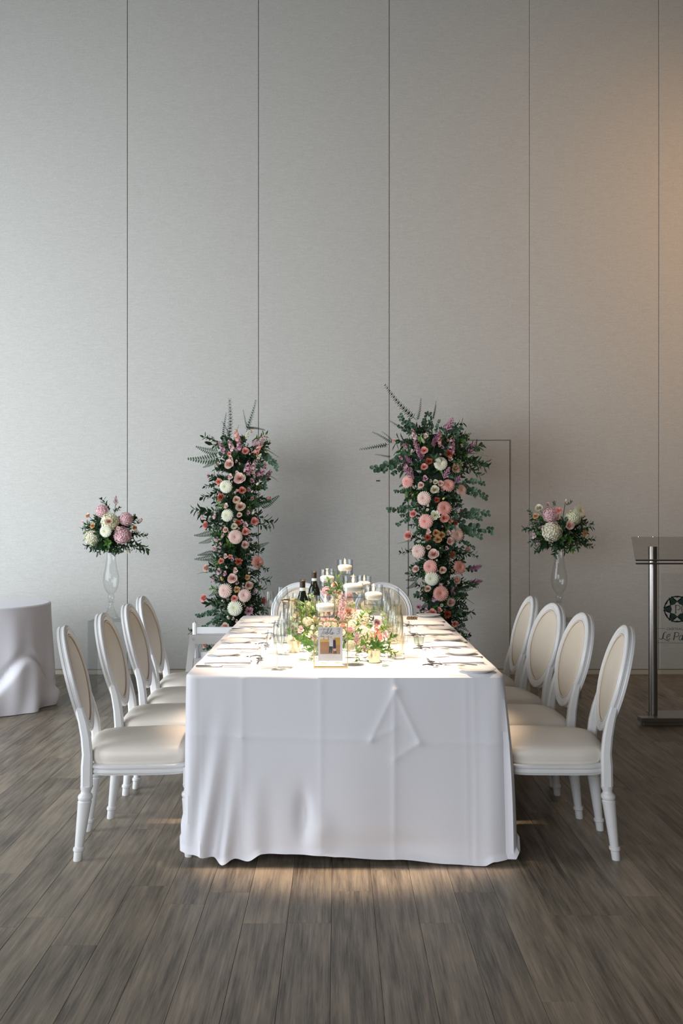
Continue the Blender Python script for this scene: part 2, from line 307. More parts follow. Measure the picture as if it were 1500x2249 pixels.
# ---------------------------------------------------------------- chairs with an oval back; local +X is forward
def make_chair(label):
    t = thing('oval_back_chair', label, 'chair', group='white oval-back chairs')
    A, B, zc, tilt = .215, .232, .710, R(14)
    ax = Vector((-sin(tilt), 0, cos(tilt))); ay = Vector((0, 1, 0)); nx = Vector((cos(tilt), 0, sin(tilt)))
    C = Vector((-.272, 0, zc))
    def oval(th, rad, off):
        k = 1-.13*max(0, -sin(th))**1.5+.02*sin(th)
        bow = -.008*(cos(th))**2   # back curves to the sitter
        return C+ay*(cos(th)*(A+rad)*k)+ax*(sin(th)*(B+rad))+nx*(off-bow)
    prof = [(a_, b_*.72) for a_, b_ in [(0, -.026), (0, -.012), (-.003, -.008), (-.003, .004), (0, .008), (0, .016), (-.004, .023), (-.010, .026), (-.013, .022), (-.018, .022), (-.021, .026), (-.028, .026), (-.034, .020), (-.038, .020), (-.040, .012), (-.040, -.020), (-.034, -.026)]]
    n = 56; m = MB()
    m.grid(lambda u, v: oval(2*pi*u, *prof[int(round(v*len(prof))) % len(prof)]), n, len(prof), wu=True)
    m.build('back_frame', M_WHITE, t)
    for side, nm, mt in ((1, 'backrest_cushion', M_TAN), (-1, 'back_panel', M_TAN)):
        m = MB(); rings = [(1, .0), (.97, .008), (.9, .012), (.6, .016), (.3, .018)]
        for j, (s, hh) in enumerate(rings):
            for i in range(40):
                th = 2*pi*i/40; e = oval(th, -.038, 0); c0 = C+nx*(.002)
                m.v.append(tuple(c0+(e-c0)*s+nx*side*(hh if side > 0 else hh*.55+.004)))
        cc = len(m.v); m.v.append(tuple(C+nx*side*(.019 if side > 0 else .013)))
        for j in range(len(rings)-1):
            for i in range(40): q = (j*40+i, j*40+(i+1) % 40, j*40+40+(i+1) % 40, j*40+40+i); m.f.append(q if side > 0 else q[::-1]); m.m.append(0)
        for i in range(40): m.f.append((160+i, 160+(i+1) % 40, cc)); m.m.append(0)
        cu = m.build(nm, mt, t)
        if side > 0:
            p = MB(); p.tube([oval(2*pi*i/48, -.044, .013) for i in range(48)], .0035, 6, closed=True); p.build('piping', M_TAN, cu)
    for sy in (-1, 1):
        m = MB()   # post from the block over the rear leg up into the frame
        st = [(.30, -.208, .186, .023, .021), (.385, -.207, .186, .023, .021), (.43, -.205, .185, .021, .019), (.50, -.212, .181, .020, .017), (.56, -.224, .174, .019, .016), (.62, -.240, .172, .016, .013)]
        for z, x, y, hx_, hy in st:
            for i, j in ((-1, -.6), (-.6, -1), (.6, -1), (1, -.6), (1, .6), (.6, 1), (-.6, 1), (-1, .6)): m.v.append((x+i*hx_, sy*y+j*hy, z))
        for k in range(len(st)-1):
            for i in range(8): m.f.append((k*8+i, k*8+(i+1) % 8, k*8+8+(i+1) % 8, k*8+8+i)); m.m.append(0)
        m.f.append(tuple(range(7, -1, -1))); m.m.append(0); m.f.append(tuple(40+i for i in range(8))); m.m.append(0)
        m.build('back_post', M_WHITE, t)
        lp = [(.0165, 0), (.0175, .006), (.0185, .038), (.0225, .041), (.0235, .047), (.0225, .053), (.0180, .056), (.0270, .225), (.0285, .238), (.025, .243), (.0285, .248), (.0305, .256), (.0285, .264), (.021, .272), (.020, .280), (.024, .290), (.026, .300)]
        MB().lathe(lp, 18, (-.208-.036, sy*.186+sy*.008, 0), shear=(.12, -sy*.0267)).build('leg', M_WHITE, t)
        m = MB(); m.lathe(lp, 18, (.205, sy*.205, 0)); m.box((.205, sy*.205, .335), (.046, .046, .074), b=.004); m.build('leg', M_WHITE, t)
    def outl(u, s=1.0, ext=0):   # rounded trapezoid seat outline
        th = 2*pi*u; c, s_ = cos(th), sin(th); e = .42
        x = (abs(c)**e)*(1 if c > 0 else -1); y = (abs(s_)**e)*(1 if s_ > 0 else -1)
        X = x*(.215+ext)+(.022*(1-y*y) if x > 0 else 0); hw = .205+.032*(x+1)/2+ext
        return X*s, y*hw*s
    m = MB(); pr = [(0, .345), (.002, .352), (.006, .355), (.006, .362), (.002, .366), (.004, .372), (.009, .376), (.009, .384), (.004, .388), (-.03, .389), (-.03, .343), (0, .345)]
    def rf(u, v):
        e, z = pr[min(int(round(v*11)), 11)]; x, y = outl(u, 1, e); return (x, y, z)
    m.grid(rf, 64, 11, wu=True); m.build('seat_rail', M_WHITE, t)
    m = MB(); sp = [(.97, .389), (1.0, .400), (1.015, .420), (1.0, .440), (.96, .452), (.87, .462), (.65, .471), (.35, .477), (.02, .479)]
    def sf(u, v):
        s_, z = sp[int(round(v*8))]; x, y = outl(u, s_*.985, 0)
        wr = .0035*sin(u*90+x*40)*max(0, 1-abs(z-.42)/.03)*(.5+.5*sin(u*31))
        return (x+.004+(.012 if x < 0 else 0)*0+wr*.6, y*(1+wr*2), z)
    m.grid(sf, 72, 8, wu=True); m.f.append(tuple(72*8+i for i in range(72))); m.m.append(0)
    m.build('seat_cushion', M_PAD, t); return t
ch0 = make_chair('white oval-back chair nearest the camera, left of the table')
ORD = ['nearest the camera', 'second from the camera', 'third from the camera', 'farthest from the camera']
LC = [(-.842, 4.28, 8), (-.815, 4.83, 2), (-.800, 5.34, 1.5), (-.825, 5.86, .5)]
RC = [(.915, 4.28, 174.5), (.875, 4.81, 182.5), (.855, 5.33, 188), (.825, 5.86, 180.5)]
for i, (x, y, a) in enumerate(LC):
    if i == 0: ch0.location = (x, y, 0); ch0.rotation_euler = (0, 0, R(a))
    else: copy_tree(ch0, (x, y, 0), R(a), 'white oval-back chair %s in the row left of the table' % ORD[i])
for i, (x, y, a) in enumerate(RC): copy_tree(ch0, (x, y, 0), R(a), 'white oval-back chair %s in the row right of the table' % ORD[i])
copy_tree(ch0, (-.27, 6.84, 0), R(-93), 'white oval-back chair at the far table end, behind the wine bottles', None)
copy_tree(ch0, (.34, 6.84, 0), R(-88), 'white oval-back chair at the far table end, right of the floating candles', None)
# ---------------------------------------------------------------- banquet table and its cloth
X0, X1, Y0, Y1, TZ = -.612, .676, 4.01, 6.47, .76
tb = thing('banquet_table', 'long rectangular banquet table hidden under the white tablecloth', 'table', ((X0+X1)/2, (Y0+Y1)/2, 0))
MB().box((0, 0, TZ-.018), (X1-X0-.03, Y1-Y0-.03, .026), b=.006).build('tabletop', mat('pale laminate', (.5, .42, .32), .5), tb)
for i in (-1, 1):
    for j in (-1, 1): MB().lathe([(.015, 0), (.015, TZ-.03)], 12, (i*.5, j*1.08, 0)).build('leg', M_STEEL, tb)
def seg_d(px, pz, a, b):
    ax, az = a; bx, bz = b; dx, dz = bx-ax, bz-az; t = max(0, min(1, ((px-ax)*dx+(pz-az)*dz)/(dx*dx+dz*dz))); return sqrt((px-ax-t*dx)**2+(pz-az-t*dz)**2)
def fp(px, py): return ((px-740)/546.0, H-(py-1140)/546.0)
CREASE = [(fp(405, 1612), fp(530, 1618), .0032), (fp(530, 1618), fp(815, 1624), .0034), (fp(920, 1630), fp(1112, 1632), .0032), (fp(705, 1490), fp(705, 1870), .0018),
          (fp(866, 1490), fp(866, 1890), .0035), (fp(532, 1490), fp(534, 1870), .0016), (fp(1021, 1500), fp(1026, 1890), .0012), (fp(1040, 1500), fp(1046, 1890), .001), (fp(868, 1515), fp(814, 1624), .004), (fp(868, 1515), fp(921, 1630), .004),
          (fp(814, 1624), fp(866, 1599), .003), (fp(866, 1667), fp(921, 1630), .004), (fp(430, 1490), fp(436, 1800), .002)]
def hem(px):
    K = [(-.70, .06), (-.58, .045), (-.50, .03), (-.46, .012), (-.41, .028), (-.36, .022), (-.30, .050), (-.06, .048), (0, .042), (.22, .025), (.45, .008), (.58, .002), (.62, .02), (.75, .05)]
    for (a, za), (b, zb) in zip(K, K[1:]):
        if px < b: t = max(0, (px-a)/(b-a)); t = t*t*(3-2*t); return za+(zb-za)*t
    return .05
def cloth():
    rc = .035; per = []
    def arc(cx, cy, a0):
        for k in range(7): a = a0+k/6*pi/2; per.append((cx+rc*cos(a), cy+rc*sin(a), cos(a), sin(a)))
    def line(xa, ya, xb, yb, nx_, ny_, st):
        n = int(max(abs(xb-xa), abs(yb-ya))/st)
        for k in range(1, n): per.append((xa+(xb-xa)*k/n, ya+(yb-ya)*k/n, nx_, ny_))
    arc(X0+rc, Y0+rc, pi); line(X0+rc, Y0, X1-rc, Y0, 0, -1, .0075)
    arc(X1-rc, Y0+rc, 1.5*pi); line(X1, Y0+rc, X1, Y1-rc, 1, 0, .016)
    arc(X1-rc, Y1-rc, 0); line(X1-rc, Y1, X0+rc, Y1, 0, 1, .02)
    arc(X0+rc, Y1-rc, pi/2); line(X0, Y1-rc, X0, Y0+rc, -1, 0, .016)
    n = len(per); m = MB(); NV = 96
    for j in range(NV+1):
        v = j/NV
        for i, (x, y, nx_, ny_) in enumerate(per):
            front = max(0, -ny_)**2
            if j < 4:
                a = j/4*pi/2; r = .012; off = -r+r*sin(a); z = TZ+.004-r+r*cos(a); m.v.append((x+nx_*off, y+ny_*off, z)); continue
            t = (j-4)/(NV-4); z0 = TZ-.008
            zb = hem(x) if front > .5 else (.07+.03*sin(y*5.1) if front < .02 else .05)
            z = z0+(zb-z0)*t; s = x*7.3+y*5.9
            side = 1-front
            corner = exp(-min(abs(x-X0)+abs(y-Y0), abs(x-X1)+abs(y-Y0))/.10)
            off = .004+.012*t
            if side > .3:
                off += (.016 if x > 0 else .009)*t*sin(y*13+.7)+.008*t*sin(y*29+2*t+x)+.004*sin(y*9)
                if x > 0: off += corner*(.030*t+.02*sin(t*3.1))
                else: off += corner*(.004*t+.012*exp(-((t-.93)/.07)**2)*(1+.6*sin(y*70)))
            if side > .3 and z < .56:      # pushed in where a seat rests against the drape
                for cy, hw_ in ((4.28, .25), (4.82, .25), (5.34, .25), (5.86, .25)) + (((6.30, .19),) if x < 0 else ()):
                    a_ = max(0, min(1, (hw_+.05-abs(y-cy))/.06))*max(0, min(1, (y-4.07)/.05)); b_ = max(0, min(1, (.56-z)/.05))
                    off = off+(-.062-off)*a_*a_*(3-2*a_)*b_*b_*(3-2*b_)
            f = 0
            if front > .3:
                for a, b, am in CREASE:
                    if min(a[0], b[0])-.05 < x < max(a[0], b[0])+.05: f += am*exp(-seg_d(x, z, a, b)/.011)
                # panels between creases belly softly
                f += .006*t*sin(x*9.5+1.2)+.004*sin(x*4.2+t*2)
                f += .028*t**2.2*exp(-((x+.49)/.075)**2)*cos((x+.45-(1-t)*.12)*62)
                f += .020*max(0, t-.55)*exp(-((x+.33)/.10)**2)*cos((x+.33)*45)
                f -= .030*exp(-((x+.135)/.028)**2)*exp(-((t-.80)/.12)**2)
                f += .022*exp(-((x+.075)/.06)**2)*exp(-((t-.90)/.13)**2)
                f += .014*t*t*sin(x*16+.5)*(.3 if abs(x) < .55 else 1)
                f += .018*exp(-((x-.62)/.05)**2)*t
                f -= .02*exp(-((x-.24)/.2)**2)*exp(-((t-.93)/.06)**2)
                f = f*front
            hemcurl = .012*max(0, (t-.97)/.03)
            off += f+hemcurl
            wx = 0
            if corner > .05 and x > 0: wx = .018*t*corner
            if corner > .05 and x < 0 and t > .8: wx = -.004*corner*sin((t-.8)*16)
            m.v.append((x+nx_*off+wx, y+ny_*off, max(z, .003)))
    for j in range(NV):
        for i in range(n): m.f.append((j*n+i, (j+1)*n+i, (j+1)*n+(i+1) % n, j*n+(i+1) % n)); m.m.append(0)
    m.f.append(tuple(range(n))); m.m.append(0)
    me = m.mesh('tablecloth', M_CLOTH, True)
    return me
tc = link('tablecloth', cloth()); tag(tc, 'long white linen tablecloth with pressed fold creases, draped to the floor over the banquet table', 'tablecloth')
TOP = TZ+.0045
# round table at the left edge
RX, RY, RR = -2.79, 7.44, .625
rt = thing('round_table', 'round banquet table hidden under a lilac-white cloth at the left edge', 'table', (RX, RY, 0))
MB().lathe([(RR-.02, .728), (RR-.02, .752)], 48).build('tabletop', mat('pale laminate', (.5, .42, .32), .5), rt)
MB().lathe([(.25, 0), (.25, .02), (.04, .05), (.04, .72), (.12, .728)], 20).build('pedestal', M_STEEL, rt)
m = MB(); n, NV = 220, 60
for j in range(NV+1):
    for i in range(n):
        a = 2*pi*i/n
        if j < 4: q = j/4*pi/2; r = RR-.012+.012*sin(q); z = .762-.012+.012*cos(q)
        else:
            t = (j-4)/(NV-4); fo = .5+.5*sin(a*9+.6+1.2*t*sin(a*2)); fo2 = sin(a*17+t*2)
            r = RR+.004+t*(.012+.045*fo)+.02*t*fo2*fo-.06*max(0, t-.8)*(1-fo); z = .75*(1-t)+.004
            # a swag of cloth pulled up near the camera side
            d = a-2*pi if a > pi else a
            for a0, wd, lo in ((-.50, .34, .50), (1.2, .5, .55), (2.9, .45, .5), (-2.2, .5, .5)):
                tr = .86-.38*exp(-((d-a0)/wd)**2); fade = exp(-((d-a0+.25)/.85)**2); k_ = max(0, min(1, (t-tr)/(1.0-tr)))
                r += .042*fade/(1+exp(-(t-tr)/.013))*(1-k_**2.2)-.02*fade*exp(-((t-tr+.05)/.05)**2)
        m.v.append((r*cos(a), r*sin(a), z))
for j in range(NV):
    for i in range(n): m.f.append((j*n+i, (j+1)*n+i, (j+1)*n+(i+1) % n, j*n+(i+1) % n)); m.m.append(0)
m.f.append(tuple(range(n))); m.m.append(0)
rcloth = m.build('round_tablecloth', M_CLOTH2, loc=(RX, RY, 0)); tag(rcloth, 'lilac-white cloth with deep swags on the round table at the left edge', 'tablecloth')
# ---------------------------------------------------------------- white high chair at the far left corner of the table
hc = thing('high_chair', 'white wooden high chair with slanted sides at the far left table corner', 'high chair', (-.78, 6.30, 0))
def frame_side(y, ztop):
    m = MB(); th = .011; o = [(-.205, 0), (-.128, ztop), (.15, ztop), (.20, 0)]
    def q(pts):
        k = len(pts); m.add([(x, y-th, z) for x, z in pts]+[(x, y+th, z) for x, z in pts], [tuple(range(k)), tuple(range(2*k-1, k-1, -1))]+[(i, i+k, (i+1) % k+k, (i+1) % k) for i in range(k)])
    xl = lambda z: -.205+.077*z/ztop; xr = lambda z: .20-.05*z/ztop
    q([(xl(ztop), ztop-.0), (xl(ztop-.055), ztop-.055), (xr(ztop-.055), ztop-.055), (xr(ztop), ztop)])
    q([(xl(ztop-.055), ztop-.055), (xl(0), 0), (xl(0)+.045, 0), (xl(ztop-.055)+.042, ztop-.055)])
    q([(xr(ztop-.055)-.042, ztop-.055), (xr(0)-.045, 0), (xr(0), 0), (xr(ztop-.055), ztop-.055)])
    q([(xl(.53)+.04, .53), (xl(.40)+.04, .40), (xr(.40)-.04, .40), (xr(.53)-.04, .53)])
    q([(xl(.14)+.04, .14), (xl(.10)+.04, .10), (xr(.10)-.04, .10), (xr(.14)-.04, .14)])
    m.build('side_panel', M_WHITE, hc, False)
frame_side(-.15, .675); frame_side(.15, .675)
for y in (-.13, .165):
    if y > 0: MB().box((-.135, .125, .60), (.034, .030, .26), b=.012).build('back_post', M_WHITE, hc)
MB().box((.0, .125, .672), (.27, .020, .045), b=.004).build('arm_rail', M_WHITE, hc)
MB().box((-.115, 0, .60), (.016, .27, .05), b=.004).build('back_rail', M_WHITE, hc)
MB().box((0, 0, .47), (.24, .28, .016), b=.004).build('seat', M_WHITE, hc)
MB().lathe([(.006, 0), (.006, .003), (.004, .004)], 12, (0, 0, 0)).build('screw_cap', M_STEEL, hc).matrix_local = Matrix.Translation((-.105, -.161, .648)) @ Matrix.Rotation(R(90), 4, 'X')
# ---------------------------------------------------------------- flower meshes, opening along +Z, unit radius
def petal_ring(m, n, r0, r1, z0, z1, w0, w1, curl, nk, rnd=.06, inner=.4, rag=0):
    ga = 2.39996
    for k in range(n):
        f = k/(n-1); rr = r0+(r1-r0)*f; zt = z0+(z1-z0)*f; th = k*ga+random.uniform(-.1, .1); w_ = w0+(w1-w0)*f
        def fn(u, v, rr=rr, zt=zt, th=th, w_=w_, f=f):
            U = u*2-1; rho = rr*(.35+.65*v**.7)+curl*f*max(0, v-.6)*(1-.3*U*U); z = v*zt*(1-.18*U*U)-curl*.5*f*max(0, v-.7)
            rj = random.uniform(-rag, rag)*v; a = th+U*w_*(.55+.45*sin(pi*min(1, v*.75+.1)))
            return (cos(a)*(rho+rj), sin(a)*(rho+rj), z-.25+rj)
        m.grid(fn, 4, 3, 1 if f < inner else 0)
def flower_mesh(kind, var):
    m = MB(); rs = random.Random(hash(kind) % 1000+var) if 0 else None
    if kind == 'rose': petal_ring(m, 22, .07, .80, .82, .50, 1.5, .80, .20, 0)
    elif kind == 'lisianthus': petal_ring(m, 8, .22, .85, .62, .52, .9, .62, .25, 0, inner=.25)
    elif kind == 'carnation': petal_ring(m, 30, .12, .95, .66, .25, .5, .34, .12, 0, inner=.3, rag=.06)
    elif kind == 'chrysanthemum':
        N = 130
        for k in range(N):
            f = (k+.5)/N; el = R(88)-f*R(98); th = k*2.39996; L = .42+.58*min(1, f*1.7)*(1 if f < .8 else .97)
            d = Vector((cos(th)*cos(el), sin(th)*cos(el), sin(el)*.8)); t = Vector((-sin(th), cos(th), 0)); up = d.cross(t)
            b = Vector((0, 0, -.15)); w_ = .06+.035*f
            m.add([b+d*.1+t*.03, b+d*.1-t*.03, b+d*L*.7+t*w_-up*.0, b+d*L*.7-t*w_, b+d*L*.98-up*.10+t*w_*.4, b+d*L*.98-up*.10-t*w_*.4, b+d*L*.66+up*.04],
                  [(0, 1, 6), (0, 6, 2), (1, 3, 6), (2, 6, 3, 5, 4)][:3]+[(2, 6, 4), (6, 3, 5), (6, 5, 4)], 1 if f < .18 else 0)
    elif kind == 'hydrangea':
        N = 130
        for k in range(N):
            z = 1-1.45*(k+.5)/N; th = k*2.39996; r = sqrt(max(0, 1-z*z)); n_ = Vector((r*cos(th), r*sin(th), z)); j = random.uniform(.86, 1.0)
            t = n_.cross(Vector((.3, .2, 1))).normalized(); b = n_.cross(t); a0 = random.random()*2; c = n_*j*.86; s = random.uniform(.11, .155)
            for q in range(4):
                a = a0+q*pi/2; e = t*cos(a)+b*sin(a); g = n_.cross(e)
                m.add([c, c+e*s*.6+g*s*.5+n_*.05, c+e*s*1.05+n_*random.uniform(0, .09), c+e*s*.6-g*s*.5+n_*.05], [(0, 1, 2), (0, 2, 3)], 1 if random.random() < .22 else 0)
        m.lathe([(.05, -.6), (.5, -.4), (.72, 0), (.6, .4), (.3, .64), (.01, .7)], 10, mi=1)
    elif kind == 'bud': m.lathe([(.05, -.9), (.30, -.75), (.50, -.3), (.48, .2), (.30, .6), (.34, .8), (.20, .84), (.12, .7)], 9); m.lathe([(.08, -1.1), (.34, -.9), (.46, -.6), (.50, -.25), (.42, -.35), (.3, -.6)], 7, mi=2)
    elif kind == 'stock':
        for k in range(15):
            f = k/14; th = k*2.39996; c = Vector((cos(th)*.42*(1-.6*f), sin(th)*.42*(1-.6*f), -.9+1.9*f)); n_ = Vector((cos(th), sin(th), .4)).normalized(); t = n_.cross(Vector((0, .1, 1))).normalized(); b = n_.cross(t); s = .42*(1-.5*f)
            for q in range(5):
                a = q*2*pi/5+k; e = t*cos(a)+b*sin(a); g = n_.cross(e); m.add([c, c+e*s*.6+g*s*.4+n_*.1, c+e*s+n_*.02, c+e*s*.6-g*s*.4+n_*.1], [(0, 1, 2), (0, 2, 3)], 1 if q == k % 5 else 0)
    elif kind == 'astilbe':
        m.tube([(0, 0, -2), (0, 0, 1)], [.025, .01], 4, mi=2)
        for k in range(26):
            f = k/25; th = k*2.39996; L = .62*(1-f)**.8+.06; d = Vector((cos(th)*.8, sin(th)*.8, 1)).normalized(); b = Vector((0, 0, -.55+1.5*f)); nb = int(3+7*(1-f))
            for q in range(nb):
                c = b+d*L*(q+1)/nb+Vector([random.uniform(-.03, .03) for _ in range(3)]); s = .055
                m.add([c+Vector((s, 0, 0)), c+Vector((-s*.5, s, 0)), c+Vector((-s*.5, -s, 0)), c+Vector((0, 0, s*1.5)), c-Vector((0, 0, s))], [(0, 1, 3), (1, 2, 3), (2, 0, 3), (1, 0, 4), (2, 1, 4), (0, 2, 4)], q % 2)
    return m
FM = {}
def fmesh(kind, colr):
    k = (kind, colr, random.randrange(2))
    if k not in FM: FM[k] = flower_mesh(kind, k[2]).mesh(kind, [pm(colr), pm(colr, 1), M_STEM], True if kind in ('rose', 'lisianthus', 'bud') else False)
    return FM[k]
def flower(kind, colr, loc, r, d, par):
    q = Vector(d).to_track_quat('Z', 'Y'); q = q @ Vector((0, 0, 1)).rotation_difference(Vector((0, 0, 1)))
    o = link(kind, fmesh(kind, colr), par, Vector(loc)-par.location, q, r); return o
# greenery meshes: base at origin, growing along +Z, length 1
def sprig_mesh(kind, var):
    m = MB(); rr = random.uniform
    bend = rr(.05, .22); c = lambda t: Vector((bend*t*t, .04*sin(t*4+var), t))
    if kind == 'ruscus_sprig':
        m.tube([c(i/5) for i in range(6)], [.012-.008*i/5 for i in range(6)], 4, mi=1)
        for k in range(15):
            t = .12+.85*k/14; th = k*2.4+rr(-.3, .3); d = Vector((cos(th), sin(th), rr(.5, 1.1))); m.leaf(c(t), d, Vector((rr(-.4, .4), rr(-.4, .4), 1)), rr(.27, .38), rr(.11, .15))
    elif kind == 'fern_frond':
        m.tube([c(i/6) for i in range(7)], [.010-.008*i/6 for i in range(7)], 4, mi=1)
        for k in range(12):
            t = .12+.86*k/11; L = .32*(1-.85*t)*(.6+t if t < .4 else 1)
            for sd in (-1, 1): m.leaf(c(t), Vector((.15, sd, .5)), Vector((1, 0, .1)), L*.85, .058)
    elif kind == 'silver_dollar_branch':
        m.tube([c(i/6) for i in range(7)], [.010-.007*i/6 for i in range(7)], 4, mi=1)
        for k in range(17):
            t = .08+.92*k/16; th = k*2.1+rr(-.3, .3); d = Vector((rr(-.5, .5), cos(th*1.7+rr(-.6, .6)), rr(.1, .9))); s = rr(.14, .20)*(1.1-.35*t); m.disc(c(t), d, Vector((1, rr(-.6, .6), rr(-.4, .5))), s, s*.90)
    elif kind == 'baby_eucalyptus_sprig':
        m.tube([c(i/8) for i in range(9)], [.007-.005*i/8 for i in range(9)], 4, mi=1)
        for k in range(24):
            t = .08+.92*k/23
            for sd in (0, pi): th = k*pi/2+sd; d = Vector((cos(th), sin(th), .35)); s = .105*(1.15-.6*t); m.disc(c(t), d, Vector((-.3*cos(th), -.3*sin(th), 1)), s, s*.8)
    elif kind == 'goldenrod_spike':
        m.tube([c(i/5) for i in range(6)], .008, 4, mi=1)
        for k in range(60):
            t = .15+.85*k/59; th = k*2.4; s = .05*(1.2-t); m.leaf(c(t), Vector((cos(th), sin(th), 1)), Vector((0, 0, 1)), s*2, s)
    elif kind == 'rose_leaf': m.leaf((0, 0, 0), (0, 0, 1), (1, .2, 0), 1, .72, cup=.1)
    return m
SM = {}
def sprig(kind, p0, p1, par, mt=None, roll=None):
    mt = mt or {'ruscus_sprig': M_LEAF, 'fern_frond': M_LEAF, 'silver_dollar_branch': M_EUC, 'baby_eucalyptus_sprig': M_EUC, 'goldenrod_spike': M_LIME, 'rose_leaf': M_LEAF}[kind]
    k = (kind, mt.name, random.randrange(4))
    if k not in SM: SM[k] = sprig_mesh(kind, k[2]).mesh(kind, [mt, M_STEM], False)
    p0, p1 = Vector(p0), Vector(p1); d = p1-p0
    q = d.to_track_quat('Z', 'Y'); from_roll = Matrix.Rotation(random.uniform(0, 2*pi) if roll is None else roll, 4, 'Z').to_quaternion()
    if kind in ('fern_frond', 'silver_dollar_branch') and abs(d.normalized().y) < .8:   # fronds show their flat side to the room
        z = d.normalized(); x = Vector((random.uniform(-.4, .4), -1, random.uniform(-.3, .3))); x = (x-z*x.dot(z)).normalized(); y = z.cross(x)
        q = Matrix((x, y, z)).transposed().to_quaternion(); from_roll = Matrix.Identity(4).to_quaternion()
    return link(kind, SM[k], par, p0-par.location, q @ from_roll, d.length)
# ---------------------------------------------------------------- two flower columns
KK = {'r': 'rose', 'l': 'lisianthus', 'c': 'carnation', 'm': 'chrysanthemum', 'b': 'bud', 's': 'stock', 'a': 'astilbe', 'h': 'hydrangea'}
CC = {'b': 'blush', 'p': 'pink', 'c': 'coral', 'r': 'rust', 'e': 'peach', 'g': 'gold', 'k': 'cream', 'w': 'white', 'm': 'mauve', 'l': 'lilac', 'q': 'palepink', 'y': 'yellow'}
LEFTF = '''430 665 48 rb;577 545 37 rp;525 795 57 rb;443 605 25 lb;505 748 26 lb;443 778 30 lb;330 665 25 lb;245 770 28 lm;333 825 33 cc;398 870 55 mw;548 905 38 rc;350 965 37 cr;612 895 22 lm;640 915 18 bk;690 845 22 bk;640 815 25 lm
495 990 38 re;530 1055 50 re;405 1045 28 lb;410 1130 54 mw;523 1130 27 re;605 1105 22 lm;650 1110 24 bk;300 1140 27 lq;305 1100 18 bk;660 1188 42 rp;218 1222 42 rp;475 1232 32 rk;512 1200 30 cr;580 1218 30 lq;548 1190 20 lm;398 1265 30 rb;578 1282 40 rp;488 1330 60 mb
375 1317 22 lq;322 1350 25 lm;283 1370 18 bk;355 1395 20 bb;573 1402 40 rb;298 1435 26 lq;350 1445 24 lm;400 1505 25 lb;440 1510 22 cc;355 1550 28 cc;515 1555 34 cr;460 1535 20 lm;695 1565 58 mp;222 1615 40 rb;408 1608 18 bk;340 1645 32 lq;395 1665 25 lm;490 1635 28 lb;460 1710 50 rb;505 1745 22 lm
365 1715 25 by;285 1715 22 lm;607 1775 44 re;390 1820 62 mb;570 1865 56 mb;477 1893 34 rp;500 1810 30 cg;200 1890 42 rp;745 1915 38 rp;480 1980 66 mw;610 2010 40 cm;425 2070 26 bk;395 2150 42 rb;790 975 26 bc;765 665 22 lb;700 1410 20 lm;598 1700 26 cg;665 1830 20 lm
370 515 40 sm;450 500 38 sq;520 485 36 sm;600 700 44 sm;650 695 40 sq;725 745 44 sm;780 770 40 sl;720 455 44 sq;690 535 38 sp;500 400 36 sp;640 365 20 lb;660 480 36 aq;590 410 34 aw;305 465 24 bb;240 432 20 bk;430 570 20 cc;700 600 30 aw;150 1115 20 bk;190 1150 24 lq
520 2200 40 mb;330 2260 34 rb;600 2330 40 mw;430 2380 46 rp;560 2440 34 re;300 2420 28 lb;480 2560 40 rb;640 2540 34 mp;700 2180 28 rp;210 2320 34 rb;250 2390 24 lq;640 2100 30 rb'''
RIGHTF = '''608 600 37 rp;608 745 34 rp;650 695 33 cr;830 625 37 cr;755 715 54 mw;887 757 50 re;705 715 22 bb;840 670 28 lb;627 470 25 lb;345 512 22 lp;620 845 30 lm;580 905 32 rb;667 868 16 lm;708 878 25 rk;752 890 30 rb;700 945 42 rk;825 905 52 mp;770 940 25 lb;940 950 48 mb;460 870 52 mp
450 975 34 sm;605 1020 58 mb;720 1035 26 cr;780 1025 18 by;645 1085 18 bk;790 1110 60 mp;705 1170 45 cw;785 1195 46 rp;512 1158 37 rp;620 1225 60 mp;838 1215 30 lp;885 1240 26 cr;940 1140 28 cl;910 1188 16 bk;648 1312 27 lb;640 1365 33 cr;712 1328 35 rg;762 1345 33 rg;730 1385 35 rg
825 1325 26 lq;902 1345 58 mb;468 1350 44 rp;835 1400 40 rb;808 1460 20 lm;648 1455 22 re;555 1490 57 mb;690 1515 52 rb;990 1475 34 rb;860 1520 30 cr;845 1560 18 lq;660 1625 56 mp;535 1645 35 rb;925 1630 56 mp;770 1655 36 re;717 1655 20 lm;673 1730 58 mw;733 1718 24 lq;895 1745 40 rb
757 1860 62 mp;640 1820 32 re;575 1840 20 bk;755 1795 25 lq;700 1905 30 lm;840 1940 43 rb;745 2005 28 lp;680 2030 40 rp;628 2010 26 lq;560 1980 30 cm;815 2045 36 cr;878 2130 34 rp;970 770 17 bk;855 1840 30 al;860 1565 16 by
820 390 66 am;720 500 50 al;440 560 44 am;545 570 50 am;575 650 50 al;430 720 50 sm;490 815 60 am;800 815 56 am;1010 600 66 am;900 865 40 al;850 560 48 sm;480 690 44 al;520 460 34 sq;740 490 36 sp;690 545 36 am;560 610 34 sm;930 720 28 lq;600 520 26 aw;1080 560 40 aw
1045 1640 52 al;1050 1760 50 al;720 2180 40 rb;610 2120 34 re;800 2260 40 mw;690 2330 44 rp;880 2330 34 rb;760 2450 46 mb;620 2460 34 cr;850 2520 40 re;690 2600 34 rb'''
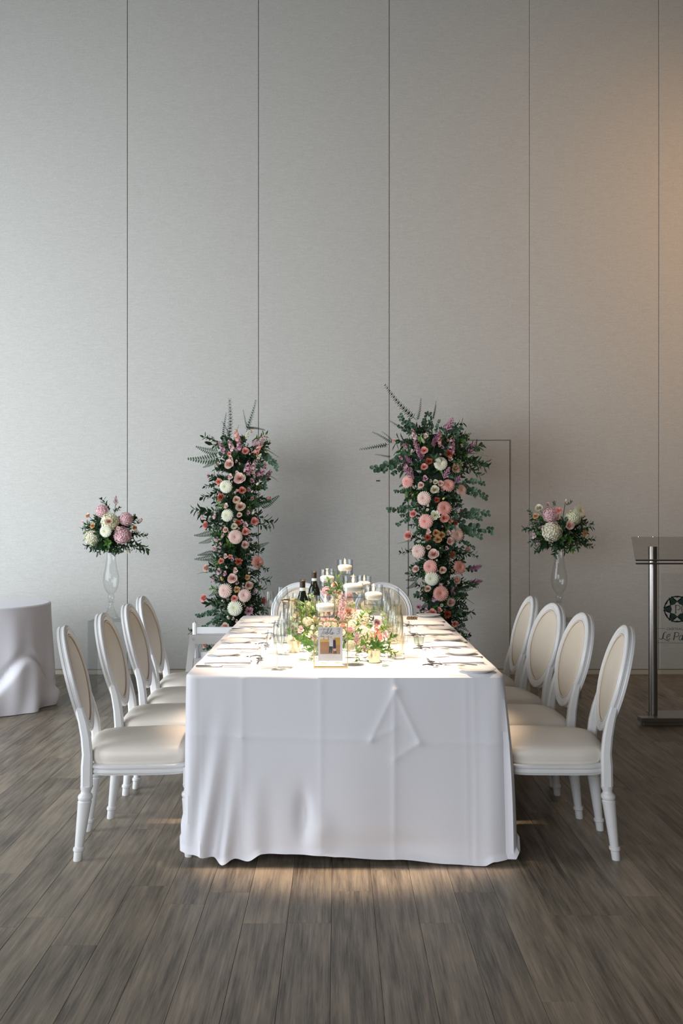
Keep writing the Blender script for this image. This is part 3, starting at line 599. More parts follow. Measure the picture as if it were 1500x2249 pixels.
def column(label, ox, oy, sc, flowers, bounds, sprigs, hang, Yc):
    """bounds: (crop y, left x, right x) of the leafy body"""
    k = 1/sc; cm = lambda x, y, Y: at(ox+x*k, oy+y*k, Y)
    yb = 2930 if sc > 4.1 else 2760
    c0 = cm((bounds[-1][1]+bounds[-1][2])/2, yb, Yc); root = thing('flower_column', label, 'flowers', (c0.x, Yc, 0))
    def body(y):
        for (a, l0, r0), (b, l1, r1) in zip(bounds, bounds[1:]):
            if y <= b: t = max(0, (y-a)/(b-a)); return (l0+(l1-l0)*t, r0+(r1-r0)*t)
        return bounds[-1][1:]
    m = MB(); NB = 26; ys = [bounds[0][0]+60+(yb-bounds[0][0]-60)*i/NB for i in range(NB+1)]
    for j, y in enumerate(ys):
        l, r = body(y); c = cm((l+r)/2, y, Yc)-root.location; hw = (r-l)/2*k/F*Yc*.46
        for i in range(20): a = 2*pi*i/20; q = hw*random.uniform(.82, 1.05)*(.55 if j in (0,) else 1); m.v.append((c.x+cos(a)*q, sin(a)*min(q, .085), max(c.z, .002)))
    for j in range(NB):
        for i in range(20): m.f.append((j*20+i, (j+1)*20+i, (j+1)*20+(i+1) % 20, j*20+(i+1) % 20)); m.m.append(0)
    m.f.append(tuple(range(20))); m.m.append(0); m.f.append(tuple(NB*20+i for i in range(19, -1, -1))); m.m.append(0)
    m.build('moss_core', M_FOAM, root, False)
    for ln in flowers.replace('\n', ';').split(';'):
        x, y, r, kd = ln.split(); x, y, r = float(x), float(y), float(r); l, rr_ = body(y); c = (l+rr_)/2; hw = (rr_-l)/2
        dx = max(-1.3, min(1.3, (x-c)/hw)); dep = .21*sqrt(max(.0, 1-min(1, abs(dx))**2))+.03
        Y = Yc-dep-(.02 if kd[0] in 'rm' else .0); p = cm(x, y, Y); rad = r*k/F*Y*1.16
        d = Vector((dx*.75+random.uniform(-.2, .2), -1, random.uniform(-.05, .4)))
        if kd[0] in 'sa': d = Vector((dx*.8+random.uniform(-.3, .3), -.5, .9)); rad *= 1.25
        if kd[0] == 'a' and x > 1000 and y > 1500: d = Vector((1, -.2, .15+(.2 if y < 1700 else 0)))
        if kd[0] == 'b': d = Vector((dx+random.uniform(-.3, .3), -.7, .6)); rad *= .95
        flower(KK[kd[0]], CC[kd[1]], p, rad, d, root)
        if abs(dx) > .72:
            b0 = cm(c+hw*.25*(1 if dx > 0 else -1), y+random.uniform(10, 60), Yc-.06); sprig('ruscus_sprig' if random.random() < .6 else 'silver_dollar_branch', b0, b0+(p-b0)*random.uniform(.85, 1.0)+Vector((0, .05, -.02)), root)
            if kd[0] in 'rlbmc': MB().tube([b0-root.location, (b0+p)/2-root.location-Vector((0, 0, .01)), p-root.location+Vector((0, .01, 0))], .0022, 5).build('flower_stem', M_STEM, root)
    for i in range(60):
        y = bounds[0][0]+80+(2300-bounds[0][0])*random.random(); l, r = body(y); dx = random.uniform(-.8, .8); Y = Yc-.20*sqrt(1-dx*dx)-.01
        kd = random.choice(['lisianthus', 'bud', 'lisianthus', 'rose', 'carnation', 'stock']); p = cm((l+r)/2+dx*(r-l)/2, y, Y)
        flower(kd, random.choice(['mauve', 'blush', 'palepink', 'peach', 'cream', 'blush']), p, random.uniform(.012, .022), (dx, -1, random.uniform(-.1, .6)), root)
    # body greenery, rooted in the core and growing out and forward
    for i in range(470):
        y = bounds[0][0]+(2750-bounds[0][0])*((i+random.random())/470); l, r = body(y); th = random.uniform(-.15, pi+.15)
        hw = (r-l)/2*k/F*Yc; c = cm((l+r)/2, y, Yc); ed = Vector((cos(th), -sin(th), random.uniform(-.35, .55)))
        p0 = c+Vector((cos(th)*hw*random.uniform(.1, .45), -sin(th)*random.uniform(.04, .09), 0)); L = random.uniform(.62, .98)*max(hw*.78, .17)
        kd = random.choices(['ruscus_sprig', 'silver_dollar_branch', 'fern_frond'], hang)[0]
        if p0.z < .14: ed.z = abs(ed.z)
        sprig(kd, p0, p0+ed.normalized()*L, root, M_LEAF2 if (random.random() < .09) else (M_EUC if kd == 'silver_dollar_branch' else M_LEAF))
    for kd, xa, ya, xb, yb2, mt in sprigs:
        Ya = Yc-.08-random.random()*.06; Yb = Yc-.10-random.random()*.06; p0 = cm(xa, ya, Ya); p1 = cm(xb, yb2, Yb)
        if p0.x*0+abs(p0.y-p1.y) > .2: p1.y = p0.y
        sprig({'r': 'ruscus_sprig', 'f': 'fern_frond', 'e': 'silver_dollar_branch', 'b': 'baby_eucalyptus_sprig', 'g': 'goldenrod_spike'}[kd], p0, p1, root, mt, roll=pi/2 if kd == 'f' else None)
    return root
N_ = None
column('flower column left of the table, shorter and slimmer, thin eucalyptus sprigs on top', 400, 860, 4.1667, LEFTF,
       [(450, 400, 740), (560, 330, 800), (800, 270, 770), (1100, 290, 720), (1400, 250, 700), (1700, 260, 720), (2000, 300, 740), (2900, 230, 760)],
       [('b', 420, 470, 425, 75, N_), ('b', 380, 440, 380, 200, N_), ('b', 585, 370, 705, 100, N_), ('b', 600, 340, 545, 175, N_), ('b', 590, 335, 750, 318, N_), ('b', 440, 430, 395, 270, N_),
        ('f', 360, 600, 60, 625, N_), ('f', 350, 560, 130, 510, N_), ('f', 330, 640, 190, 690, N_), ('f', 700, 1060, 890, 955, N_), ('f', 300, 1290, 115, 1310, N_), ('f', 300, 1340, 160, 1390, N_),
        ('f', 310, 1500, 120, 1535, N_), ('f', 300, 1480, 140, 1480, N_), ('g', 700, 500, 895, 575, N_), ('g', 770, 760, 895, 812, M_LIME), ('g', 480, 420, 520, 295, M_LIME), ('g', 260, 1650, 130, 1662, M_LIME), ('f', 660, 1420, 795, 1385, N_),
        ('r', 330, 470, 200, 395, N_), ('r', 640, 1130, 840, 1190, N_), ('r', 640, 1180, 800, 1250, N_), ('r', 640, 1700, 800, 1745, N_), ('r', 650, 1560, 770, 1640, N_), ('r', 360, 900, 180, 960, N_),
        ('r', 340, 840, 210, 860, N_), ('r', 330, 1090, 110, 1120, N_), ('e', 680, 540, 880, 700, N_), ('e', 720, 560, 860, 640, N_), ('e', 350, 1980, 140, 2060, N_), ('e', 400, 2050, 200, 2160, N_), ('r', 250, 2200, 80, 2180, N_), ('e', 720, 700, 765, 880, N_),
        ('r', 640, 480, 770, 400, M_LEAF2), ('e', 390, 560, 390, 440, N_), ('r', 660, 1900, 760, 2040, N_)], (6, 3, 3), 8.36)
column('flower column right of the table, taller and fuller, eucalyptus branches arching out', 780, 840, 4.0156, RIGHTF,
       [(400, 520, 900), (500, 440, 1000), (700, 400, 1060), (850, 430, 1000), (1100, 490, 940), (1400, 490, 960), (1700, 500, 960), (2000, 530, 970), (2900, 480, 1010)],
       [('b', 540, 330, 238, 60, N_), ('b', 545, 340, 578, 145, N_), ('b', 680, 330, 715, 168, N_), ('b', 690, 330, 700, 200, N_), ('b', 340, 530, 150, 460, N_), ('b', 330, 520, 240, 430, N_), ('b', 300, 545, 55, 615, N_), ('b', 320, 650, 175, 635, N_), ('b', 450, 440, 315, 325, N_),
        ('e', 480, 640, 160, 770, N_), ('e', 460, 640, 240, 780, N_), ('e', 470, 700, 320, 800, N_), ('e', 520, 480, 390, 290, N_), ('e', 560, 440, 470, 330, N_), ('e', 600, 430, 620, 260, N_), ('e', 660, 430, 660, 270, N_), ('e', 700, 440, 750, 340, N_), ('e', 490, 520, 360, 530, N_),
        ('e', 480, 460, 380, 380, N_), ('e', 930, 870, 1150, 1030, N_), ('e', 940, 860, 1130, 890, N_), ('e', 900, 900, 1060, 1000, N_), ('e', 920, 1130, 1170, 1170, N_), ('e', 910, 1160, 1110, 1210, N_), ('e', 900, 1230, 1210, 1312, N_), ('e', 900, 1290, 1120, 1360, N_), ('e', 910, 1390, 1050, 1460, N_),
        ('e', 500, 950, 350, 960, N_), ('e', 500, 1000, 400, 1070, N_), ('e', 540, 1100, 295, 1125, N_), ('e', 540, 1180, 370, 1255, N_), ('e', 540, 1150, 400, 1170, N_), ('e', 880, 600, 910, 450, N_),
        ('r', 900, 640, 1160, 700, N_), ('r', 900, 690, 1150, 760, N_), ('r', 900, 620, 1120, 550, N_), ('r', 930, 720, 1110, 800, N_), ('g', 900, 560, 1140, 590, M_SAGE), ('g', 960, 600, 1180, 650, M_SAGE), ('r', 550, 1500, 410, 1475, N_),
        ('f', 560, 1660, 440, 1690, N_), ('f', 560, 1740, 440, 1740, N_), ('f', 560, 1760, 450, 1820, N_), ('r', 900, 1750, 1070, 1790, N_), ('f', 850, 1840, 1040, 1830, N_), ('g', 900, 1880, 1060, 1920, M_LEAF2), ('r', 850, 2050, 1030, 2060, N_), ('f', 850, 2120, 1000, 2190, N_), ('r', 850, 2150, 970, 2260, N_),
        ('e', 850, 2000, 980, 2030, N_), ('g', 500, 1380, 370, 1420, M_SAGE), ('r', 930, 1480, 1070, 1510, N_), ('r', 950, 1140, 1040, 1200, N_)], (5, 6, 2), 8.36)
# ---------------------------------------------------------------- acrylic plinths, tall vases, bouquets
def plinth(x, label):
    Y = 7.81; t = thing('acrylic_plinth', label, 'plinth', (x, Y, 0), group='clear acrylic plinths'); h, w2, d2, th = .605, .17, .15, .006
    for c, d, nm in (((0, -d2, h/2), (2*w2, th, h), 'side_panel'), ((0, d2, h/2), (2*w2, th, h), 'side_panel'), ((-w2+th/2, 0, h/2), (th, 2*d2-th, h), 'side_panel'), ((w2-th/2, 0, h/2), (th, 2*d2-th, h), 'side_panel'), ((0, 0, h-.004), (2*w2-2*th, 2*d2-th, .008), 'top_panel')):
        MB().box(c, d, b=.001).build(nm, M_ACR, t, False)
    return t
plinth((241-740)/F*7.66+.0, 'clear acrylic plinth by the wall at left, carrying the tall vase'); plinth((1229-740)/F*7.66, 'clear acrylic plinth by the wall at right, carrying the tall vase')
VP = [(0, .594), (.066, .596), (.067, .600), (.055, .612), (.036, .650), (.020, .690), (.012, .716), (.012, .722), (.026, .727), (.014, .735), (.022, .748), (.027, .766), (.022, .784), (.018, .790), (.032, .803), (.052, .838), (.062, .890), (.060, .940), (.046, 1.0), (.037, 1.06), (.036, 1.10), (.040, 1.15), (.048, 1.195)]
VB = [(r, z-.594) for r, z in VP]
def tall_vase(x, label):
    m = MB(); m.lathe(VB, 32, cap=False); v = m.build('glass_vase', M_GLASS, loc=(x, 7.81, .6055)); return tag(v, label, 'vase', 'tall glass vases')
VXL, VXR = (244-740)/280.0, (1228-740)/280.0
tall_vase(VXL, 'tall clear glass vase with a bulbous body on the left plinth'); tall_vase(VXR, 'tall clear glass vase with a bulbous body on the right plinth')
def bouquet(label, vx, ox, oy, sc, fl_, lv):
    Y = 7.81; t = thing('flower_bouquet', label, 'bouquet', (vx, Y, 1.20), group=None); k = 1/sc
    m = MB(); m.lathe([(.03, -.03), (.05, .0), (.10, .03), (.12, .09), (.10, .14), (.05, .17), (0, .18)], 16); m.build('moss_core', M_FOAM, t, False)
    for ln in fl_.split(';'):
        x, y, r, kd = ln.split(); x, y, r = float(x), float(y), float(r); px, py = ox+x*k, oy+y*k
        dx = (px-(CX+vx*F/Y))/75.0; dz = (1160-py)/60.0; Yf = Y-.17*sqrt(max(.05, 1-min(1, dx*dx+dz*dz*.6)))
        if kd[0] in 'rmc': Yf -= .07
        p = at(px, py, Yf); d = Vector((dx*.9, -1, dz*.7+.1))
        if r*k < 16: MB().tube([Vector((0, -.02, .05)), p-t.location+Vector((0, .012, 0))], .0022, 5).build('flower_stem', M_STEM, t)
        if kd[0] == 'a': d = Vector((.05 if py < 1150 else .1, -.1, 1 if py < 1150 else -1))
        if kd[0] == 'b': d = Vector((dx, -.4, .8))
        flower(KK[kd[0]], CC[kd[1]], p, r*k/F*Yf, d, t)
    for kd, xa, ya, xb, yb in lv:
        sprig({'r': 'ruscus_sprig', 'l': 'rose_leaf', 'g': 'goldenrod_spike', 'b': 'baby_eucalyptus_sprig'}[kd], at(ox+xa*k, oy+ya*k, Y-.13), at(ox+xb*k, oy+yb*k, Y-.17), t, roll=0 if kd == 'l' else None)
    for i in range(84):
        a = random.uniform(0, 2*pi) if i % 2 else random.uniform(pi, 2*pi); e = random.uniform(-.5, .8); d = Vector((cos(a), sin(a)*.8, e)); p0 = Vector((vx, Y, 1.25+e*.05))+d*.07
        sprig('ruscus_sprig', p0, p0+d.normalized()*random.uniform(.09, .15), t, M_LEAF2 if random.random() < .15 else M_LEAF)
bouquet('round bouquet of white and pale pink hydrangeas in the tall vase left of the table', VXL, 150, 1080, 7.495,
    '560 320 125 hq;690 500 175 hw;665 490 82 re;610 650 105 mw;395 755 150 hk;950 450 130 hq;890 720 165 hq;325 400 62 re;1180 480 60 bb;235 500 40 lq;395 560 55 cg;1085 590 52 rg;1290 700 32 bq;780 170 100 aq;975 960 60 aw;820 600 40 cb;1120 640 45 lk',
    [('r', 700, 340, 590, 110), ('r', 740, 330, 830, 270), ('l', 620, 830, 560, 980), ('l', 560, 820, 470, 940), ('r', 1050, 760, 1310, 970), ('r', 1080, 720, 1270, 700), ('r', 1000, 840, 1170, 950), ('r', 820, 860, 840, 960), ('r', 420, 500, 220, 590), ('r', 460, 480, 420, 400), ('g', 420, 560, 270, 700)])
bouquet('round bouquet of cream hydrangea, roses and mums in the tall vase right of the table', VXR, 1140, 1080, 4.164,
    '302 365 108 hk;285 212 82 hq;492 235 86 hw;560 175 66 mw;460 308 54 rb;180 150 46 rk;362 172 42 cp;425 98 22 lq;430 78 16 bw;265 115 24 lm;150 222 34 cg;600 380 38 cg;138 402 32 lq;170 462 26 lm;530 468 30 lm;355 240 22 lp;220 330 26 lq',
    [('r', 200, 340, 55, 360), ('r', 200, 320, 100, 290), ('r', 220, 420, 110, 445), ('l', 250, 450, 195, 525), ('l', 400, 470, 385, 520), ('l', 470, 470, 462, 535), ('r', 520, 300, 660, 290), ('r', 520, 330, 670, 350), ('r', 540, 420, 680, 430), ('r', 540, 440, 670, 500), ('r', 320, 140, 325, 90), ('r', 130, 240, 90, 180), ('r', 480, 420, 545, 520), ('r', 430, 130, 470, 90)])
# ---------------------------------------------------------------- lectern at the right edge
LX, LY = 2.60, 6.92
lc = thing('lectern', 'steel and clear acrylic lectern cut by the right frame edge', 'lectern', (LX, LY, 0))
MB().box((0, -.20, .040), (1.12, .09, .030), b=.003).build('base_bar', M_BRUSH, lc, False)
MB().box((0, .02, .016), (.78, .36, .012), b=.003).build('base_plate', M_BRUSH, lc, False)
for sx in (-1, 1):
    MB().tube([(sx*.435, -.10, .018), (sx*.425, -.06, 1.20)], .030, 20).build('post', M_BRUSH, lc)
MB().box((0, -.2, .013), (1.08, .07, .025), b=.002).build('foot_strip', M_BRUSH, lc, False)
rot = Matrix.Rotation(R(62), 3, 'X')
MB().box((0, -.13, 1.19), (1.16, .175, .008), b=.002, rot=rot).build('reading_shelf', M_SMOKE, lc, False)
for z, r_ in ((1.112, .006), (1.090, .006)): MB().tube([(-.585, -.20, z), (.585, -.20, z)], r_, 8).build('shelf_rod', M_STEEL, lc)
for x in (-.53, -.43, .43, .53): MB().lathe([(.006, 0), (.006, .004), (.003, .006)], 10, (x, -.088, 1.266)).build('shelf_screw', M_STEEL, lc)
pn = MB().box((0, -.105, .66), (.76, .008, .72), b=.002).build('front_panel', M_ACR, lc, False)
M_INK = mat('dark green print', (.012, .035, .028), .6); M_INK2 = mat('brown print', (.10, .08, .06), .6); M_LINE = mat('pale green print', (.20, .28, .24), .6)
def ink(pts_sets, name, mt, y=-.1105, th=.0012):
    m = MB()
    for pts in pts_sets:
        k = len(pts); m.add([(x, y, z) for x, z in pts]+[(x, y+th, z) for x, z in pts], [tuple(range(k))]+[(i, i+k, (i+1) % k+k, (i+1) % k) for i in range(k)])
    return m.build(name, mt, pn, False)
def stroke(pts, w_):
    out = []
    for (x0, z0), (x1, z1) in zip(pts, pts[1:]):
        d = Vector((x1-x0, z1-z0)); L = d.length or 1; nx_, nz = -d[1]/L*w_/2, d[0]/L*w_/2; ex, ez = d[0]/L*w_*.3, d[1]/L*w_*.3
        out.append([(x0-nx_-ex, z0-nz-ez), (x1-nx_+ex, z1-nz+ez), (x1+nx_+ex, z1+nz+ez), (x0+nx_-ex, z0+nz-ez)])
    return out
E = 6.815; px2 = lambda px, py: ((px-740)/F*E-LX, H-(py-1140)/F*E)
ec = px2(1420+1070/16.06, 1290+765/16.06); er = 470/16.06/F*E
def bez(p0, p1, p2, p3, n=10): return [tuple(((1-t)**3*p0[i]+3*(1-t)**2*t*p1[i]+3*(1-t)*t*t*p2[i]+t**3*p3[i]) for i in (0, 1)) for t in [k/n for k in range(n+1)]]
sets = []; n = 72
for i in range(n):
    a, b = 2*pi*i/n, 2*pi*(i+1)/n; sets.append([(ec[0]+er*q*cos(g), ec[1]+er*q*sin(g)) for q, g in ((1, a), (1, b), (.90, b), (.90, a))])
petals = []
for k in range(6):
    a = k*pi/3; L0, L1, W = .40, .96, .27; c = (cos(a), sin(a)); t = (-sin(a), cos(a)); P = lambda r_, s_: (ec[0]+er*(c[0]*r_+t[0]*s_), ec[1]+er*(c[1]*r_+t[1]*s_))
    petals.append([P(.93, 0), P(.80, .19), P(.62, .25), P(.46, .22), P(.40, 0), P(.46, -.22), P(.62, -.25), P(.80, -.19)])
    a2 = a+pi/6; c = (cos(a2), sin(a2)); t = (-sin(a2), cos(a2)); P2 = lambda r_, s_, c=c, t=t: (ec[0]+er*(c[0]*r_+t[0]*s_), ec[1]+er*(c[1]*r_+t[1]*s_))
    for s_ in (-1, 1): sets += stroke([P2(.56, 0), P2(.70, s_*.16), P2(.80, s_*.30), P2(.94, s_*.42)], er*.07)
    sets += stroke([P2(.95, -.12), P2(.88, 0), P2(.95, .12)], er*.06)
ink(sets+petals, 'emblem', M_INK)
S16 = 16.06; q = lambda x, y: px2(1420+x/S16, 1290+y/S16)
ink(stroke([q(1020, 630), q(1020, 905)], .0075)+stroke([q(1000, 632), q(1090, 632), q(1150, 650), q(1180, 700), q(1165, 760), q(1120, 785), q(1070, 775)], .0045)+stroke([q(995, 905), q(1050, 905)], .003)+
    stroke([q(1330, 660), q(1290, 630), q(1250, 650), q(1225, 700), q(1220, 770), q(1235, 840), q(1275, 890), q(1330, 870)], .005), 'monogram', M_INK2)
ink(stroke([q(370, 1445), q(650, 1450)], .0022)+stroke([q(330, 1945), q(2000, 1975)], .0022)+stroke([q(1600, 1455), q(1900, 1458)], .0022), 'rule_line', M_INK2)
def text(body, name, size, loc, mt, par, shear=0, rz=(pi/2, 0, 0), ext=.0006, bold=0, align='LEFT', space=1.0):
    c = bpy.data.curves.new(name, 'FONT'); c.body = body; c.size = size; c.extrude = ext; c.shear = shear; c.offset = bold; c.align_x = align; c.space_character = space; c.resolution_u = 3
    o = bpy.data.objects.new(name, c); COL.objects.link(o); bpy.context.view_layer.update()
    me = bpy.data.meshes.new_from_object(o.evaluated_get(bpy.context.evaluated_depsgraph_get())); bpy.data.objects.remove(o)
    me.materials.clear(); me.materials.append(mt); r_ = link(name, me, par); r_.location = loc; r_.rotation_euler = rz; return r_
a = q(690, 1505); text('CHÂTEAU', 'lettering', .0235, (a[0], -.1112, a[1]), M_INK2, pn, space=1.12)
def curv(ps): return stroke(sum([bez(*[q(*c) for c in p]) for p in ps], []), .0034)
wr = curv([((690, 1580), (600, 1540), (600, 1650), (550, 1800)), ((550, 1800), (520, 1850), (460, 1830), (455, 1790))])+stroke([q(600, 1620), q(560, 1790)], .006)+curv([((540, 1790), (620, 1790), (660, 1890), (790, 1880))])
wr += curv([((710, 1760), (820, 1720), (850, 1650), (790, 1650)), ((790, 1650), (700, 1660), (660, 1830), (740, 1840)), ((740, 1840), (790, 1840), (800, 1820), (820, 1800))])
wr += stroke([q(1000, 1590), q(945, 1850)], .006)+curv([((970, 1600), (1100, 1550), (1170, 1620), (1110, 1710)), ((1110, 1710), (1080, 1750), (1020, 1740), (1000, 1720))])
wr += curv([((1260, 1690), (1150, 1660), (1100, 1850), (1170, 1860)), ((1170, 1860), (1230, 1850), (1260, 1740), (1275, 1690))])+stroke([q(1275, 1690), q(1245, 1850), q(1290, 1850)], .006)
wr += curv([((1370, 1700), (1350, 1760), (1340, 1800), (1330, 1860)), ((1345, 1780), (1370, 1700), (1400, 1690), (1430, 1710))])+curv([((1560, 1710), (1480, 1660), (1420, 1850), (1500, 1860)), ((1500, 1860), (1530, 1860), (1550, 1845), (1570, 1820))])
ink(wr, 'script_lettering', M_INK)
# ---------------------------------------------------------------- table ware
SET = [4.34, 4.80, 5.23, 5.76]; RSET = [4.34, 4.88, 5.40, 5.87]
WHO = ['nearest', 'second', 'third', 'farthest']
def tri_sheet(fn, nu, nv, th, name, mt):
    m = MB(); m.grid(lambda u, v: fn(u, v, th), nu, nv); k = len(m.v); m.grid(lambda u, v: fn(u, v, 0), nu, nv)
    m.f = m.f[:nu*nv]+[f[::-1] for f in m.f[nu*nv:]]
    edge = [i for i in range(nu)]+[i*(nu+1)+nu for i in range(nv)]+[nv*(nu+1)+nu-i for i in range(nu)]+[(nv-i)*(nu+1) for i in range(nv)]
    for a, b in zip(edge, edge[1:]+edge[:1]): m.f.append((b, a, a+k, b+k)); m.m.append(0)
    return m.mesh(name, mt)
def napkin_mesh():
    m = MB()
    for j, (w_, l_, h) in enumerate(((.205, .150, .011), (.198, .138, .009))):
        z0 = sum((.011, .009)[:j])
        def fn(u, v, s_, w_=w_, l_=l_, h=h, z0=z0, j=j):
            x = (u-.5)*w_; y = (v-.5)*l_; e = (1-(2*u-1)**6)*(1-(2*v-1)**6)
            return (x+.004*j+.003*sin(y*60), y+.004*sin(x*30+j), z0+(.0 if s_ == 0 else h*(.1+.9*e)+.0015*sin(x*50+y*30)))
        k = len(m.v); m.grid(lambda u, v: fn(u, v, 1), 14, 10); m.grid(lambda u, v: fn(u, v, 0), 14, 10)
        ed = [i for i in range(14)]+[i*15+14 for i in range(10)]+[150+14-i for i in range(14)]+[(10-i)*15 for i in range(10)]
        for a, b in zip(ed, ed[1:]+ed[:1]): m.f.append((k+b, k+a, k+a+165, k+b+165)); m.m.append(0)
    return m.mesh('napkin', M_NAP)
PLATE = [(0, .003), (.040, .003), (.044, .0), (.047, .001), (.050, .004), (.074, .012), (.0775, .0145), (.077, .0158), (.072, .0145), (.050, .008), (.045, .0062), (0, .006)]
def knife():
    t = thing('dinner_knife', 'x', 'knife'); m = MB(); m.box((-.058, 0, .005), (.115, .011, .007), b=.003); m.build('handle', M_STEEL, t)
    m = MB(); o = [(-.002, -.003), (.012, -.009), (.05, -.0105), (.085, -.008), (.115, .004), (.09, .0075), (0, .004)]; k = len(o)
    m.add([(x, y, .005) for x, y in o]+[(x, y, .0065) for x, y in o], [tuple(range(k-1, -1, -1)), tuple(range(k, 2*k))]+[(i, (i+1) % k, (i+1) % k+k, i+k) for i in range(k)]); m.build('blade', M_STEEL, t, False); return t
def fork():
    t = thing('fork', 'x', 'fork'); P = lambda x: .003+.010*max(0, (x-.02)/.07)**1.5*(1 if x < .075 else max(0, 1-(x-.075)/.03*.8)) if x > .02 else .003+.004*sin(max(0, min(1, (x+.1)/.12))*pi)
    m = MB(); xs = [-.095+.012*i for i in range(12)]; m.tube([(x, 0, P(x)+.001) for x in xs], [.006-.0035*min(1, i/7) for i in range(12)], 6, flat=.4); m.build('handle', M_STEEL, t)
    m = MB(); m.box((.045, 0, P(.045)+.001), (.022, .022, .002), b=.001)
    for j in (-1.5, -.5, .5, 1.5): m.tube([(x, j*.0062, P(x)+.001) for x in (.054, .066, .078, .090, .100)], [.0016, .0016, .0014, .0012, .0007], 5)
    m.build('tines', M_STEEL, t); return t
def spoon():
    t = thing('dessert_spoon', 'x', 'spoon'); m = MB(); m.tube([(-.09+.013*i, 0, .003+.004*sin(i/9*pi)) for i in range(10)], [.005-.003*min(1, i/6) for i in range(10)], 6, flat=.4); m.build('handle', M_STEEL, t)
    m = MB(); m.grid(lambda u, v: (.052+.026*v*cos(2*pi*u), .017*v*sin(2*pi*u), .002+.007*v*v), 18, 4, wu=True); m.build('bowl', M_STEEL, t); return t
WG = [(.0, .0015), (.034, .0015), (.0345, .003), (.012, .006), (.0045, .012), (.0036, .03), (.0036, .075), (.006, .085), (.022, .095), (.036, .118), (.0385, .14), (.036, .17), (.0305, .208), (.0298, .210), (.0350, .17), (.0372, .14), (.035, .12), (.020, .098), (0, .092)]
FG = [(.0, .0015), (.031, .0015), (.0315, .003), (.010, .006), (.0042, .012), (.0036, .03), (.0036, .062), (.007, .072), (.018, .092), (.0245, .125), (.0255, .150), (.0225, .195), (.0218, .196), (.0242, .150), (.0232, .125), (.016, .095), (0, .080)]
TG = [(.0, .002), (.028, .0015), (.033, .006), (.0385, .030), (.0390, .050), (.0355, .085), (.0315, .112), (.0305, .113), (.0342, .085), (.0375, .050), (.0368, .030), (.030, .010), (0, .008)]
NAP = napkin_mesh(); PL = MB().lathe(PLATE, 36, cap=False).mesh('bread_plate', M_CHINA)
WGm = MB().lathe(WG, 28, cap=False).mesh('wine_glass', M_GLASS); FGm = MB().lathe(FG, 24, cap=False).mesh('champagne_flute', M_GLASS); TGm = MB().lathe(TG, 28, cap=False).mesh('water_tumbler', M_GLASS)
kn, fk, sp_ = knife(), fork(), spoon(); used = set()
def lay(proto, loc, rz, label, group):
    if id(proto) not in used: used.add(id(proto)); proto.location = loc; proto.rotation_euler = (0, 0, rz); proto['label'] = label; proto['group'] = group; return proto
    return copy_tree(proto, loc, rz, label, group)
def one(name, me, loc, label, cat, group, rz=0):
    o = link(name, me, None, loc); o.rotation_euler = (0, 0, rz); return tag(o, label, cat, group)
for side in (-1, 1):
    sn = 'left' if side < 0 else 'right'
    for i, c in enumerate(SET if side < 0 else RSET):
        wh = '%s place setting on the %s side of the table' % (WHO[i], sn); j = lambda a: random.uniform(-a, a)
        ex = X0 if side < 0 else X1
        X = lambda d: ex-side*d; dr_ = 0 if side < 0 else pi     # diners' forward direction
        ky = c-.135 if side < 0 else c+.13; 
        one('napkin', NAP, (X(.135 if side < 0 else .145)+j(.006), c, TOP), 'folded white napkin at the %s' % wh, 'napkin', 'folded napkins', j(.05)+(.06 if side > 0 else 0))
        one('bread_plate', PL, (X(.100)+j(.006), c+(.235 if side < 0 else -.265), TOP), 'small white bread plate at the %s' % wh, 'plate', 'bread plates')
        lay(kn, (X(.135)+j(.004), ky, TOP), dr_+j(.03), 'steel dinner knife at the %s' % wh, 'dinner knives')
        fy = c+(.115 if side < 0 else -.105)
        lay(fk, (X(.175), fy, TOP), dr_+j(.04), 'inner steel fork at the %s' % wh, 'dinner forks')
        lay(fk, (X(.215 if side > 0 else .17), fy+(.028 if side < 0 else -.030), TOP), dr_+j(.05)-.05*side, 'outer steel fork at the %s' % wh, 'salad forks')
        lay(sp_, (X(.27), c+.02, TOP), pi/2+j(.15)+(0 if side < 0 else pi), 'steel dessert spoon at the %s' % wh, 'dessert spoons')
        if side < 0: gl = [(TGm, (X(.325), c-.19), 'water_tumbler', 'stemless clear water tumbler', 'tumbler'), (FGm, (X(.368), c-.215), 'champagne_flute', 'clear champagne flute', 'flute'), (WGm, (X(.395), c-.15), 'wine_glass', 'clear stemmed wine glass', 'wine glass')]
        else: gl = [(TGm, (X(.345), c+.14), 'water_tumbler', 'stemless clear water tumbler', 'tumbler'), (FGm, (X(.402), c+.10), 'champagne_flute', 'clear champagne flute', 'flute'), (WGm, (X(.41), c+.20), 'wine_glass', 'clear stemmed wine glass', 'wine glass')]
        for me, (x, y), nm, lb, ct in gl: one(nm, me, (x+j(.004), y, TOP), '%s at the %s' % (lb, wh), ct, nm.replace('_', ' ')+'s on the table', j(3))
one('bread_plate', PL, (.585, 6.38, TOP), 'small white bread plate at the far right table corner', 'plate', 'bread plates')
one('champagne_flute', FGm, (-.40, 5.92, TOP), 'clear champagne flute by the far left table end, against the flower column', 'flute', 'champagne flutes on the table')
one('wine_glass', WGm, (-.335, 6.10, TOP), 'clear wine glass at the far end beside the gold-rimmed cooler', 'wine glass', 'wine glasses on the table')
one('wine_glass', WGm, (.34, 5.98, TOP), 'clear wine glass at the far end in front of the right end chair', 'wine glass', 'wine glasses on the table')
